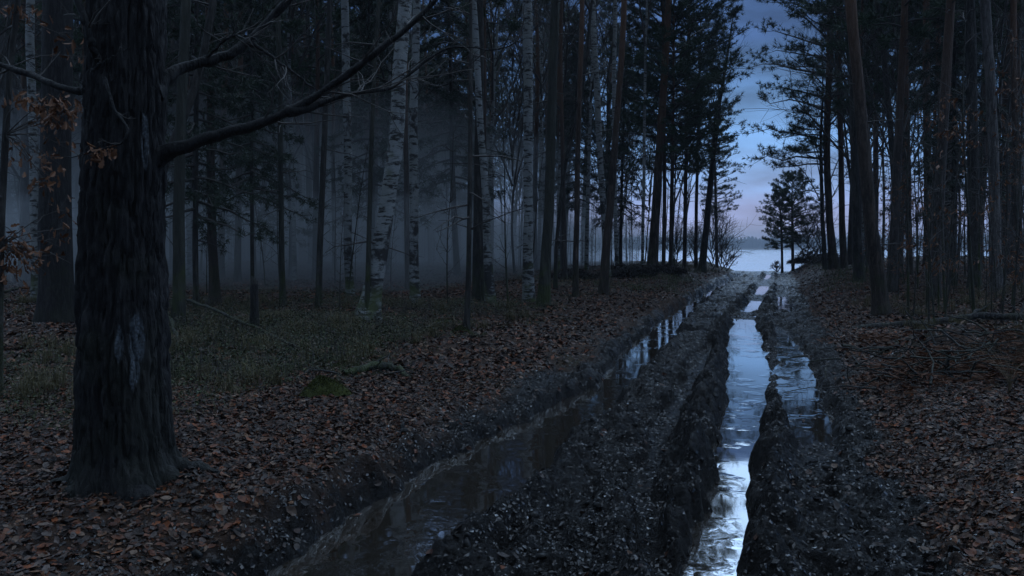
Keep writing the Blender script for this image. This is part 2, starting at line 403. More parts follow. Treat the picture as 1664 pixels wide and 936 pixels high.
def ground_mat():
    m, t, b = mat('forest_ground')
    a = N(t, 'ShaderNodeAttribute'); a.attribute_name = 'mud'; g = N(t, 'ShaderNodeAttribute'); g.attribute_name = 'green'
    c = N(t, 'ShaderNodeTexCoord'); v = c.outputs['Object']
    n1 = nz(t, v, 18, 6, .65); n2 = nz(t, v, 70, 5, .65); n3 = nz(t, v, 2.2, 4)
    vo = N(t, 'ShaderNodeTexVoronoi'); vo.inputs['Scale'].default_value = 26; L(t, v, vo.inputs['Vector'])
    litter = mixc(t, n2, (.020, .013, .010), (.085, .048, .030))
    litter = mixc(t, mr(t, n1, .45, .65, 0, .7), litter, (.030, .024, .022))
    litter = mixc(t, mr(t, vo.outputs['Color'], 0, 1, 0, .5), litter, (.10, .050, .028))
    litter = mixc(t, mth(t, 'MULTIPLY', g.outputs['Fac'], mr(t, n1, .35, .6, .2, 1)), litter, (.030, .040, .014))
    mud = mixc(t, n1, (.004, .0034, .003), (.011, .0088, .0075))
    mud = mixc(t, mr(t, n3, .45, .7, 0, .5), mud, (.006, .005, .0044))
    L(t, mixc(t, a.outputs['Fac'], litter, mud), b.inputs['Base Color'])
    rm = mr(t, nz(t, v, 7, 5, .6), .32, .62, .10, .36)
    mx = N(t, 'ShaderNodeMix'); L(t, a.outputs['Fac'], mx.inputs[0]); mx.inputs[2].default_value = .7; L(t, rm, mx.inputs[3])
    L(t, mx.outputs[0], b.inputs['Roughness'])
    b.inputs['Specular IOR Level'].default_value = .2
    h = mth(t, 'ADD', mth(t, 'MULTIPLY', n1, .9), mth(t, 'MULTIPLY', n2, .45)); bump(t, b, h, .05, 1.0)
    return m
M_GROUND = ground_mat()
def water_mat(name, floor_, col, bscale, bdist, rough=.03):
    m, t, b = mat(name); t.nodes.remove(b); o = [n for n in t.nodes if n.type == 'OUTPUT_MATERIAL'][0]
    c = N(t, 'ShaderNodeTexCoord')
    gl = N(t, 'ShaderNodeBsdfGlossy'); gl.inputs['Roughness'].default_value = rough; gl.inputs['Color'].default_value = (1, 1, 1, 1)
    df = N(t, 'ShaderNodeBsdfDiffuse'); df.inputs[0].default_value = (*col, 1)
    fr = N(t, 'ShaderNodeFresnel'); fr.inputs[0].default_value = 1.34
    n = nz(t, c.outputs['Object'], bscale, 3); n2 = nz(t, c.outputs['Object'], bscale * .3, 2)
    bp = N(t, 'ShaderNodeBump'); bp.inputs['Distance'].default_value = bdist; L(t, mth(t, 'MULTIPLY', n, mr(t, n2, .52, .70, .03, 1)), bp.inputs['Height'])
    for q in (gl, fr): L(t, bp.outputs[0], q.inputs['Normal'])
    mx = N(t, 'ShaderNodeMixShader'); L(t, mr(t, fr.outputs[0], 0, 1, floor_, 1), mx.inputs[0]); L(t, df.outputs[0], mx.inputs[1]); L(t, gl.outputs[0], mx.inputs[2])
    L(t, mx.outputs[0], o.inputs[0]); return m
M_PUDDLE = water_mat('puddle_water', .34, (.026, .020, .014), 9, .0050, .038)
M_LAKE = water_mat('lake_water', .35, (.62, .78, .86), .5, .2, .16)

# ------------------------------------------------------------------ ground sheet
def arr_rings():
    r = [0.35]
    while r[-1] < 2000:
        x = r[-1]
        s = max(.010, x * .0032) if x < 62 else x * .03
        if x < 2.0: s = .05
        r.append(x + s)
    return np.array(r)
rings = arr_rings()
th_in = np.arange(-.66, .70, .0018)
th_l = np.linspace(-math.pi, -.66, 120)[:-1]; th_r = np.linspace(.70, math.pi, 120)[1:]
ths = np.concatenate([th_l, th_in, th_r])
RR, TT = np.meshgrid(rings, ths, indexing='ij')
GX = RR * np.sin(TT); GY = RR * np.cos(TT)
GZ = height(GX.ravel(), GY.ravel()).reshape(GX.shape)
MUD = mudmask(GX.ravel(), GY.ravel())
uu, vv = uv_of(GX.ravel(), GY.ravel())
_, _ = 0, 0
gpatch = sst(-.05, .35, fbm(GX.ravel() * .35, GY.ravel() * .35, 61, 3) + .25 * sst(3, 6, -uu) - .2 * sst(10, 3, -uu)) * (uu < 0) + .6 * sst(.1, .5, fbm(GX.ravel() * .5, GY.ravel() * .5, 63, 3)) * (uu > 2.4)
gpatch = gpatch * (1 - MUD)
nr, nc = GX.shape
i = np.arange(nr - 1)[:, None] * nc; j = np.arange(nc - 1)[None]
Q = np.stack([i + j, i + nc + j, i + nc + j + 1, i + j + 1], -1).reshape(-1, 4)
V = np.stack([GX.ravel(), GY.ravel(), GZ.ravel()], -1)
isroad = MUD[Q].mean(1) > .5
def split_sheet(name, sel, label_kind):
    q = Q[sel]; used = np.unique(q); mp_ = np.full(len(V), -1, np.int64); mp_[used] = np.arange(len(used))
    me = make_mesh(name, V[used], [mp_[q]], M_GROUND, attrs={'mud': MUD[used], 'green': gpatch[used]})
    return obj(name, me, kind='structure')
split_sheet('forest_floor', ~isroad, '')
split_sheet('muddy_track', isroad, '')
# closed patch under the camera
rr0 = .36
a = np.linspace(0, 2 * math.pi, 33)[:-1]
me = make_mesh('ground_patch', np.vstack([np.c_[rr0 * np.sin(a), rr0 * np.cos(a), np.full(32, 0.0)], [[0, 0, 0]]]), [np.array([[k, (k + 1) % 32, 32] for k in range(32)])], M_GROUND, attrs={'mud': np.ones(33), 'green': np.zeros(33)})
obj('muddy_track', me, kind='structure')

# puddle water: one level sheet under the track, seen where ruts dip below it
vs_ = np.linspace(-6, 56, 64); us_ = np.linspace(-1.9, 2.5, 8)
UU, VV = np.meshgrid(us_, vs_, indexing='ij')
yy = (VV * NRM - SL * (UU * NRM)) / (1 + SL * SL) ; xx = -1.2 + SL * yy + UU * NRM
wv = np.stack([xx.ravel(), yy.ravel(), np.full(xx.size, WLEV)], -1)
nr_, nc_ = xx.shape; i = np.arange(nr_ - 1)[:, None] * nc_; j = np.arange(nc_ - 1)[None]
obj('puddle_water', make_mesh('puddle_water', wv, [np.stack([i + j, i + nc_ + j, i + nc_ + j + 1, i + j + 1], -1).reshape(-1, 4)], M_PUDDLE), kind='structure')
# lake
me = make_mesh('lake', [(-1990, 40, LAKEZ), (1990, 20, LAKEZ), (1990, 1990, LAKEZ), (-1990, 1990, LAKEZ)], [np.array([[0, 1, 2, 3]])], M_LAKE)
obj('lake', me, kind='structure')

# ------------------------------------------------------------------ crowns
def tufts(mb, C, D, n, ln, wd, m=1, spread=.9):
    """needle tufts: thin blades leaving points C roughly along D."""
    C = np.asarray(C); D = np.asarray(D); K = len(C)
    C = np.repeat(C, n, 0); D = np.repeat(D, n, 0)
    d = D + rng.normal(0, spread, D.shape); d /= np.linalg.norm(d, axis=1, keepdims=True)
    s = np.cross(d, rng.normal(0, 1, d.shape)); s /= np.linalg.norm(s, axis=1, keepdims=True)
    l = ln * rng.uniform(.6, 1.2, (len(C), 1)); C = C + d * l * .05
    a = C - s * wd * .5; b = C + s * wd * .5; c = C + d * l
    Vv = np.stack([a, b, c], 1).reshape(-1, 3); T = np.arange(len(C) * 3).reshape(-1, 3)
    mb.add(Vv, None, T, m)
def pine_crown(seed, H=9, Rr=2.4, nb=34, tn=9, tl=.26, tw=.032, droop=.15, subn=7, mats=None, low=.35, shape='pine', side=None):
    g = np.random.default_rng(seed); mb = MB(); C = []; D = []
    for k in range(nb):
        f = (k + g.uniform(0, .8)) / nb; z = H * f
        if shape == 'pine': Lb = Rr * (low + (1 - low) * math.sin(math.pi * min(1, f * .8 + .12))) * (1 - .55 * f ** 3) * g.uniform(.55, 1.15)
        else: Lb = Rr * (1 - f) ** .8 * g.uniform(.75, 1.1) + .15
        az = k * 2.4 + g.uniform(-.5, .5)
        if side is not None: az = side[0] + g.normal(0, side[1])
        up = (.15 + .7 * f if shape == 'pine' else -.12) + g.uniform(-.12, .12)
        h = np.array([math.cos(az), math.sin(az), 0]); P = []
        for q in np.linspace(0, 1, 6):
            p = h * Lb * q + np.array([0, 0, z + Lb * (up * q - droop * q * q * 2 * (1 if shape != 'pine' else .5)) + (.22 * Lb * q ** 3 if shape != 'pine' else 0)])
            p += g.normal(0, .05, 3) * Lb * q * .8
            P.append(p)
        P = np.array(P); r0 = .014 + .014 * Lb
        tube(mb, P, np.linspace(r0, .006, 6), 4, 0)
        for s in range(subn):
            q = g.uniform(.3 if shape == 'pine' else .1, 1.0); ii = min(int(q * 5), 4); p = P[ii] * (1 - (q * 5 - ii)) + P[ii + 1] * (q * 5 - ii)
            dr = unit(P[ii + 1] - P[ii]); sd = np.cross(dr, [0, 0, 1]) * g.choice([-1, 1])
            d = unit(dr * .7 + sd * g.uniform(.3, 1.1) + np.array([0, 0, g.uniform(.1, .6) if shape == 'pine' else g.uniform(-.5, .05)]))
            l = Lb * g.uniform(.16, .36) * (1.2 - .5 * q)
            e = p + d * l; tube(mb, np.array([p, (p + e) / 2 + g.normal(0, .03, 3), e]), np.array([.008, .006, .003]), 3, 0)
            nt_ = 4 if shape == 'pine' else 7
            for w in np.linspace(.35, 1, nt_): C.append(p + d * l * w + g.normal(0, .05, 3)); D.append(d + np.array([0, 0, .25 if shape == 'pine' else -.25]))
        C.append(P[-1]); D.append(unit(P[-1] - P[-2]))
    tufts(mb, C, D, tn, tl, tw)
    return mb.mesh('crown', mats or [M_TWIG, M_NEED], smooth=False)
def bare_mb(seed, H=7, spread=.5, levels=4, first=9, rad=.07, up=.35, kids=(4, 7)):
    g = np.random.default_rng(seed); mb = MB()
    def grow(p, d, l, r, lev):
        n = 5; P = [p]; dd = d.copy()
        for q in range(n - 1):
            dd = unit(dd + g.normal(0, .13, 3) + np.array([0, 0, up * .16])); P.append(P[-1] + dd * l / (n - 1))
        P = np.array(P); tube(mb, P, np.linspace(r, max(r * .35, .002), n), 5 if lev == 0 else (4 if lev == 1 else 3), 0)
        if lev >= levels: return
        for c in range(g.integers(*kids)):
            q = g.uniform(.25, 1.0); ii = min(int(q * 4), 3); pp = P[ii] + (P[ii + 1] - P[ii]) * (q * 4 - ii)
            ax = unit(P[ii + 1] - P[ii]); sd = unit(np.cross(ax, g.normal(0, 1, 3)))
            grow(pp, unit(ax * g.uniform(.6, 1.0) + sd * g.uniform(.5, .9)), l * g.uniform(.38, .62), max(r * .42, .0025), lev + 1)
    for k in range(first):
        f = (k + .5) / first; az = k * 2.4 + g.uniform(-.4, .4)
        d = unit(np.array([math.cos(az) * spread * 1.6, math.sin(az) * spread * 1.6, 1.0 + f]))
        grow(np.array([0, 0, H * .78 * f]), d, H * (.55 - .3 * f), rad * (1 - .6 * f), 1)
    return mb
PINE_CROWNS = [pine_crown(100 + k, H=7.5 + k, Rr=2.3 + .25 * (k % 3), nb=36, tn=9) for k in range(4)]
DENSE_CROWNS = [pine_crown(120 + k, H=10.5, Rr=2.7, nb=44, tn=10, subn=8, tl=.3, tw=.04) for k in range(2)]
SWEEP = pine_crown(131, H=15, Rr=3.7, nb=84, tn=13, subn=12, tl=.22, tw=.026, side=(math.pi, 1.25), low=.75)
LOWC = [pine_crown(133 + k, H=11.5, Rr=3.1, nb=80, tn=15, subn=11, tl=.24, tw=.028, low=.8) for k in range(2)]
BARE_CROWNS = [bare_mb(140 + k, H=8, spread=.33, levels=3, first=14, rad=.05, kids=(5, 8)).mesh('crown', [M_TWIG]) for k in range(3)]
SPRUCE_CROWNS = [pine_crown(160 + k, H=8.5, Rr=1.9, nb=70, tn=7, tl=.16, tw=.022, droop=.2, subn=9, mats=[M_TWIG, M_SPRUCE], shape='spruce') for k in range(2)]

# ------------------------------------------------------------------ trees from the photo
def snags(mb, axis, rad, n, zlo, zhi, g, lmax=1.2):
    """dead side branches on a trunk."""
    for _ in range(n):
        z = g.uniform(zlo, zhi); k = np.argmin(abs(axis[:, 2] - z)); p = axis[k]
        az = g.uniform(0, 6.28); l = g.uniform(.25, 1) * lmax; d = np.array([math.cos(az), math.sin(az), g.uniform(-.25, .45)])
        q = [p + d * l * w + np.array([0, 0, -.12 * l * w * w]) + g.normal(0, .03, 3) * l * w for w in np.linspace(0, 1, 5)]
        tube(mb, q, np.linspace(.013 + .006 * l, .004, 5), 4, 0)
        for _ in range(g.integers(1, 4)):
            i0 = g.integers(1, 4); dd = unit(d + g.normal(0, .6, 3)); a0 = q[i0]
            tube(mb, [a0, a0 + dd * l * .2, a0 + dd * l * .4 + g.normal(0, .02, 3)], [.006, .004, .002], 3, 0)
def px_tree(name, label, cat, pts, H, m, crown=None, cz=.55, cscale=1.0, group=None, k=16, nsn=0, snz=(1.5, 9), base=None, flare=.5, dY=0.0, seed=0, snl=1.2, mossy=None):
    """pts: (px, py, width px) from the base up, all in one plane at the base's distance; continued up to height H."""
    g = np.random.default_rng(seed + abs(int(pts[0][0])))
    B = ground_at(pts[0][0], pts[0][1]) if base is None else base
    Y = B[1]; P = []
    for (px, py, w) in pts:
        q = at(px, py, Y); P.append((q[0], q[1], q[2], w * (.42 if m is M_BIRCH else .375) * Y / F))
    P = np.array(P); P[0, :3] = B
    z = P[:, 2] - B[2]; top = z[-1]
    if H > top + .5:
        dx = (P[-1] - P[-2]) / max(P[-1, 2] - P[-2, 2], .1)
        nn = max(2, int((H - top) / 3)); ext = []
        for s in np.linspace(0, 1, nn + 1)[1:]:
            zz = (H - top) * s
            ext.append((P[-1, 0] + dx[0] * zz * (1 - .4 * s) + g.normal(0, .05), Y + dY * s + g.normal(0, .08), B[2] + top + zz, max(P[-1, 3] * (1 - s) ** .8, .012)))
        P = np.vstack([P, ext])
    low = P[0].copy(); low[2] -= .25; P = np.vstack([low, P])
    n = max(20, int(H * 5)); S = spline(P, n); S[:, 3] = np.maximum(S[:, 3], .006)
    ax = S[:, :3] - B; r = S[:, 3]
    ax[:, 0] += noise2(ax[:, 2] * .8, 3.3 + B[0], 71) * .03 * r / .2; ax[:, 1] += noise2(ax[:, 2] * .6, 7.7 + B[0], 72) * .05
    root = obj(name, None, loc=B, label=label, cat=cat, group=group)
    def disp(Pp, th, rr):
        zz = Pp[:, 2:3]; fl = np.exp(-np.clip(zz + .05, 0, 9) / .22) * flare
        lob = .55 + .45 * np.cos(th * 5 + B[0] * 3)[None] * np.cos(th * 2 + 1)[None]
        nn = noise3(np.cos(th)[None] * 2.2 + 0 * zz, np.sin(th)[None] * 2.2 + 0 * zz, zz * 1.3, 77) * .07
        return rr[:, None] * (fl * lob + nn)
    mb = MB(); tube(mb, ax, r, k, 0, disp); obj('trunk', mb.mesh('trunk', [m]), root)
    if nsn:
        mb = MB(); snags(mb, ax, r, nsn, snz[0], snz[1], g, snl); obj('dead_branches', mb.mesh('dead_branches', [M_TWIG]), root)
    if crown is not None:
        kk = np.argmin(abs(ax[:, 2] - H * cz))
        c = obj('crown', crown, root, loc=(ax[kk, 0], ax[kk, 1], ax[kk, 2]), rz=g.uniform(0, 6.28), scale=cscale)
    return root, B

PC, DC, BC, SC = PINE_CROWNS, DENSE_CROWNS, BARE_CROWNS, SPRUCE_CROWNS
T = px_tree
# left of the track
T('pine_tree', 'broad dark trunk close behind the big foreground tree, left edge of the wood', 'tree', [(88, 525, 74), (90, 400, 66), (92, 200, 60), (95, 0, 58)], 20, M_OAK, PC[0], k=28, nsn=5)
T('birch_tree', 'thin pale birch between the left edge saplings and the broad dark trunk', 'tree', [(58, 492, 17), (55, 300, 16), (50, 100, 15), (50, 0, 14)], 17, M_BIRCH, BC[0], nsn=3)
T('green_bark_tree', 'dim birch trunk directly right of the big foreground trunk', 'tree', [(288, 535, 30), (290, 450, 25), (289, 350, 24), (292, 240, 22), (300, 0, 20)], 17, M_GREEN, BC[1], nsn=4)  # a birch; its dimness is put into the colour with darker green bark
T('leaning_tree', 'dark leaning trunk crossing behind the foreground tree towards upper right', 'tree', [(205, 528, 26), (240, 380, 22), (270, 265, 19), (300, 190, 17), (325, 110, 16), (343, 20, 15)], 15, M_DARK, BC[2], nsn=4)
T('pine_tree', 'stout flared pine trunk standing alone in the blue mist under spruce boughs', 'tree', [(349, 496, 26), (347, 420, 20), (344, 330, 18), (340, 0, 15)], 19, M_PINE, PC[1], nsn=5)
T('young_tree', 'slim straight trunk in the mist right of the broken stump', 'tree', [(459, 500, 15), (457, 400, 12), (455, 220, 11), (452, 0, 10)], 16, M_GREEN, BC[0], nsn=9, snz=(1.5, 6))
T('young_tree', 'straight grey trunk tilting right between the mist and the leaning birch', 'tree', [(517, 503, 15), (521, 400, 13), (526, 240, 12), (536, 0, 11)], 17, M_DARK, BC[1], nsn=8, snz=(2, 7))
T('birch_tree', 'white spotted birch left of the big leaning birch', 'tree', [(569, 482, 17), (566, 380, 16), (564, 200, 15), (560, 0, 14)], 18, M_BIRCH, BC[1], nsn=4)
T('birch_tree', 'large leaning birch with mossy flared foot and peeling white bark', 'tree', [(593, 526, 48), (605, 470, 36), (618, 400, 33), (632, 300, 29), (641, 240, 28), (648, 150, 27), (655, 60, 26), (660, 0, 25)], 19, M_BIRCH, BC[2], k=26, nsn=5, flare=.9)
T('young_tree', 'dark green stem rising in front of the large leaning birch', 'tree', [(596, 529, 13), (598, 440, 11), (600, 330, 10), (604, 200, 9), (616, 0, 8)], 13, M_GREEN, BC[0], .6, nsn=8, snz=(1.5, 6))
T('birch_tree', 'slender birch just right of the large leaning birch', 'tree', [(674, 492, 20), (673, 400, 18), (671, 250, 17), (675, 100, 15), (677, 0, 14)], 18, M_BIRCH, BC[0], nsn=3)
T('pine_tree', 'thin reddish pine squeezed between two birches', 'tree', [(662, 470, 12), (660, 300, 11), (659, 0, 9)], 18, M_PINE, PC[2], nsn=5)
T('young_tree', 'black slim tree with yellow moss at its foot', 'tree', [(758, 541, 14), (762, 440, 11), (764, 300, 10), (765, 150, 8), (765, 0, 7)], 13, M_DARK, BC[1], .65, nsn=14, snz=(1.2, 7), snl=1.6)
T('birch_tree', 'speckled birch leaning left behind the slim black tree', 'tree', [(797, 492, 20), (793, 400, 16), (789, 300, 14), (781, 200, 13), (774, 80, 12), (770, 0, 11)], 17, M_BIRCH, BC[2], nsn=3)
T('dark_tree', 'thick dark trunk in shade left of the speckled leaning birch', 'tree', [(777, 488, 26), (778, 380, 22), (779, 200, 18), (780, 0, 16)], 18, M_DARK, PC[1], nsn=4)
T('birch_tree', 'upright white birch with black furrowed foot, tallest of the middle pair', 'tree', [(860, 492, 25), (859, 420, 20), (858, 300, 17), (859, 150, 18), (857, 0, 18)], 20, M_BIRCH, BC[0], nsn=5, k=20)
T('green_bark_tree', 'grey green trunk beside the upright white birch, forking above', 'tree', [(884, 498, 30), (888, 420, 23), (893, 300, 21), (897, 180, 20), (903, 0, 18)], 18, M_GREEN, BC[2], nsn=6, k=18)
T('young_tree', 'thin dark tree with long raised limb right of the grey green trunk', 'tree', [(902, 470, 9), (906, 380, 8), (920, 260, 8), (945, 150, 7), (962, 0, 6)], 14, M_DARK, BC[0], .6, nsn=8)
T('pine_tree', 'slim reddish pine between the grey green trunk and the tilted pine', 'tree', [(934, 483, 14), (937, 380, 12), (940, 200, 11), (946, 0, 10)], 20, M_PINE, PC[3], nsn=8)
T('pine_tree', 'dark tilted pine with stout foot at the edge of the leaf bank', 'tree', [(980, 479, 22), (986, 400, 18), (996, 280, 15), (1004, 180, 13), (1015, 0, 12)], 21, M_PINE, PC[0], nsn=6, k=18)
T('birch_tree', 'tall birch crossing behind the dark tilted pine', 'tree', [(987, 452, 13), (980, 330, 12), (973, 210, 12), (967, 90, 11), (963, 0, 11)], 20, M_BIRCH, BC[1], nsn=3)
T('birch_tree', 'thin bright birch just right of the dark tilted pine', 'tree', [(1003, 446, 8), (999, 300, 8), (998, 150, 8), (1000, 0, 7)], 20, M_BIRCH, BC[0], nsn=2)
T('pine_tree', 'big red barked pine on the left bank before the lake gap', 'tree', [(1060, 439, 25), (1064, 380, 20), (1070, 280, 18), (1078, 150, 16), (1087, 0, 14)], 24, M_PINE, PC[1], .6, k=18, nsn=9, snz=(4, 14))
T('birch_tree', 'small pale birch stem right behind the big red barked pine', 'tree', [(1044, 440, 6), (1046, 300, 6), (1049, 100, 5)], 17, M_BIRCH, BC[2])
T('pine_tree', 'narrow pine behind the big red barked pine, crown towards the lake', 'tree', [(1112, 437, 9), (1114, 300, 8), (1118, 120, 7), (1120, 0, 6)], 18, M_PINE, LOWC[0], .33, .9, nsn=5)
T('pine_tree', 'bushy pine with low dark crown left of the lake gap', 'tree', [(1090, 436, 9), (1092, 300, 8), (1094, 160, 6)], 17, M_PINE, LOWC[1], .26, 1.0, nsn=5)
T('pine_tree', 'black curving pine leaning over the left edge of the lake gap', 'tree', [(1140, 441, 17), (1147, 380, 14), (1155, 300, 12), (1163, 220, 11), (1172, 150, 8), (1185, 70, 5)], 13.8, M_DARK, BC[1], .50, .80, nsn=14, snz=(5, 12), snl=1.8, k=14)
T('pine_tree', 'small pine with tufted boughs behind the black curving pine', 'tree', [(1165, 434, 7), (1163, 330, 6), (1160, 240, 5)], 9.5, M_PINE, LOWC[0], .36, .5, nsn=4)
T('pine_tree', 'pine with drooping dark crown between the red barked pine and the bushy pine', 'tree', [(1078, 437, 9), (1080, 300, 8), (1078, 100, 7)], 18, M_PINE, LOWC[1], .36, .95, nsn=4)
T('pine_tree', 'pine with round dark crown just left of the black curving pine', 'tree', [(1131, 436, 8), (1132, 330, 7), (1135, 200, 6)], 15, M_PINE, LOWC[1], .34, .7, nsn=4)
# right of the track
T('pine_tree', 'tall pine with long boughs sweeping towards the lake gap', 'tree', [(1354, 437, 20), (1349, 360, 15), (1344, 260, 14), (1347, 120, 13), (1350, 0, 12)], 22, M_PINE, SWEEP, .22, 1.0, nsn=10, k=16, snz=(4, 12), snl=2.5)
T('bare_tree', 'bare tree with arching twigs in front of the tall sweeping pine', 'tree', [(1340, 438, 10), (1336, 340, 8), (1334, 240, 6)], 11, M_DARK, BC[1], .22, .85, nsn=10, snz=(2.5, 8), snl=2.2)
T('pine_tree', 'reddish pine right beside the tall sweeping pine', 'tree', [(1371, 436, 16), (1368, 320, 12), (1364, 150, 11), (1362, 0, 10)], 22, M_PINE, DC[0], .5, nsn=6)
T('pine_tree', 'dark trunk half hidden behind the leaning foreground pine', 'tree', [(1398, 458, 24), (1392, 380, 18), (1388, 250, 15), (1384, 0, 13)], 21, M_DARK, PC[0], nsn=5)
T('pine_tree', 'leaning pine nearest the track on the right with rust coloured upper bark', 'tree', [(1431, 513, 36), (1425, 450, 31), (1418, 400, 29), (1408, 300, 26), (1400, 200, 25), (1391, 100, 23), (1382, 0, 22)], 20, M_PINE, PC[2], nsn=4, k=26)
for (nm, lb, pts, H, m, c, kw) in [
    ('pine_tree', 'thin pine just right of the leaning foreground pine', [(1462, 452, 15), (1456, 350, 13), (1445, 180, 12), (1425, 0, 11)], 19, M_DARK, PC[1], {}),
    ('pine_tree', 'straight pine with rusty leaves around it, second beyond the leaning pine', [(1478, 448, 14), (1475, 250, 12), (1470, 0, 11)], 20, M_PINE, PC[2], {}),
    ('pine_tree', 'clean straight reddish pine in the middle of the right hand wood', [(1510, 452, 18), (1507, 300, 15), (1505, 0, 13)], 22, M_PINE, PC[3], {}),
    ('pine_tree', 'slimmer companion pine touching the clean reddish pine', [(1532, 448, 13), (1528, 300, 11), (1525, 0, 10)], 21, M_PINE, PC[0], {}),
    ('pine_tree', 'black heavy trunk left of the pale scaly trunk', [(1584, 470, 27), (1581, 300, 23), (1574, 0, 20)], 21, M_DARK, PC[1], {'k': 20}),
    ('pale_tree', 'pale scaly trunk, lightest of the right hand wood', [(1621, 474, 26), (1617, 380, 23), (1613, 250, 21), (1608, 120, 20), (1600, 0, 20)], 20, M_PALE, BC[2], {'k': 20}),
    ('pine_tree', 'dim pine trunk at the right border of the picture', [(1655, 466, 18), (1652, 300, 14), (1646, 0, 12)], 20, M_PINE, PC[2], {}),
]:
    T(nm, lb, 'tree', pts, H, m, c, nsn=7, **kw)
# waterside pines on the crest right of the track end
T('small_pine', 'small pine with two tiered crown nearest the water, right of the track end', 'tree', [(1271, 437, 5.5), (1270, 390, 5), (1268, 345, 4)], 5.0, M_DARK, pine_crown(301, H=3.7, Rr=1.5, nb=44, tn=14, tl=.15, tw=.02, subn=10), .30, k=8, base=base_at(1271, 51))
T('small_pine', 'taller of the two small waterside pines, dense tufted crown', 'tree', [(1289, 437, 7), (1288, 390, 6), (1287, 330, 4)], 5.9, M_DARK, pine_crown(302, H=4.4, Rr=2.2, nb=60, tn=14, tl=.16, tw=.02, subn=10), .30, k=8, base=base_at(1289, 52))
# spruce hanging over the mist
T('spruce_tree', 'dark spruce with drooping boughs beside the foreground trunk', 'tree', [(318, 505, 13), (318, 300, 11), (320, 0, 9)], 15, M_DARK, SC[0], .135, .95, nsn=5)
T('spruce_tree', 'pole stemmed spruce behind the broken stump', 'tree', [(411, 484, 9), (410, 400, 8), (409, 200, 7), (408, 0, 6)], 16, M_DARK, SC[1], .17, .80, nsn=6)

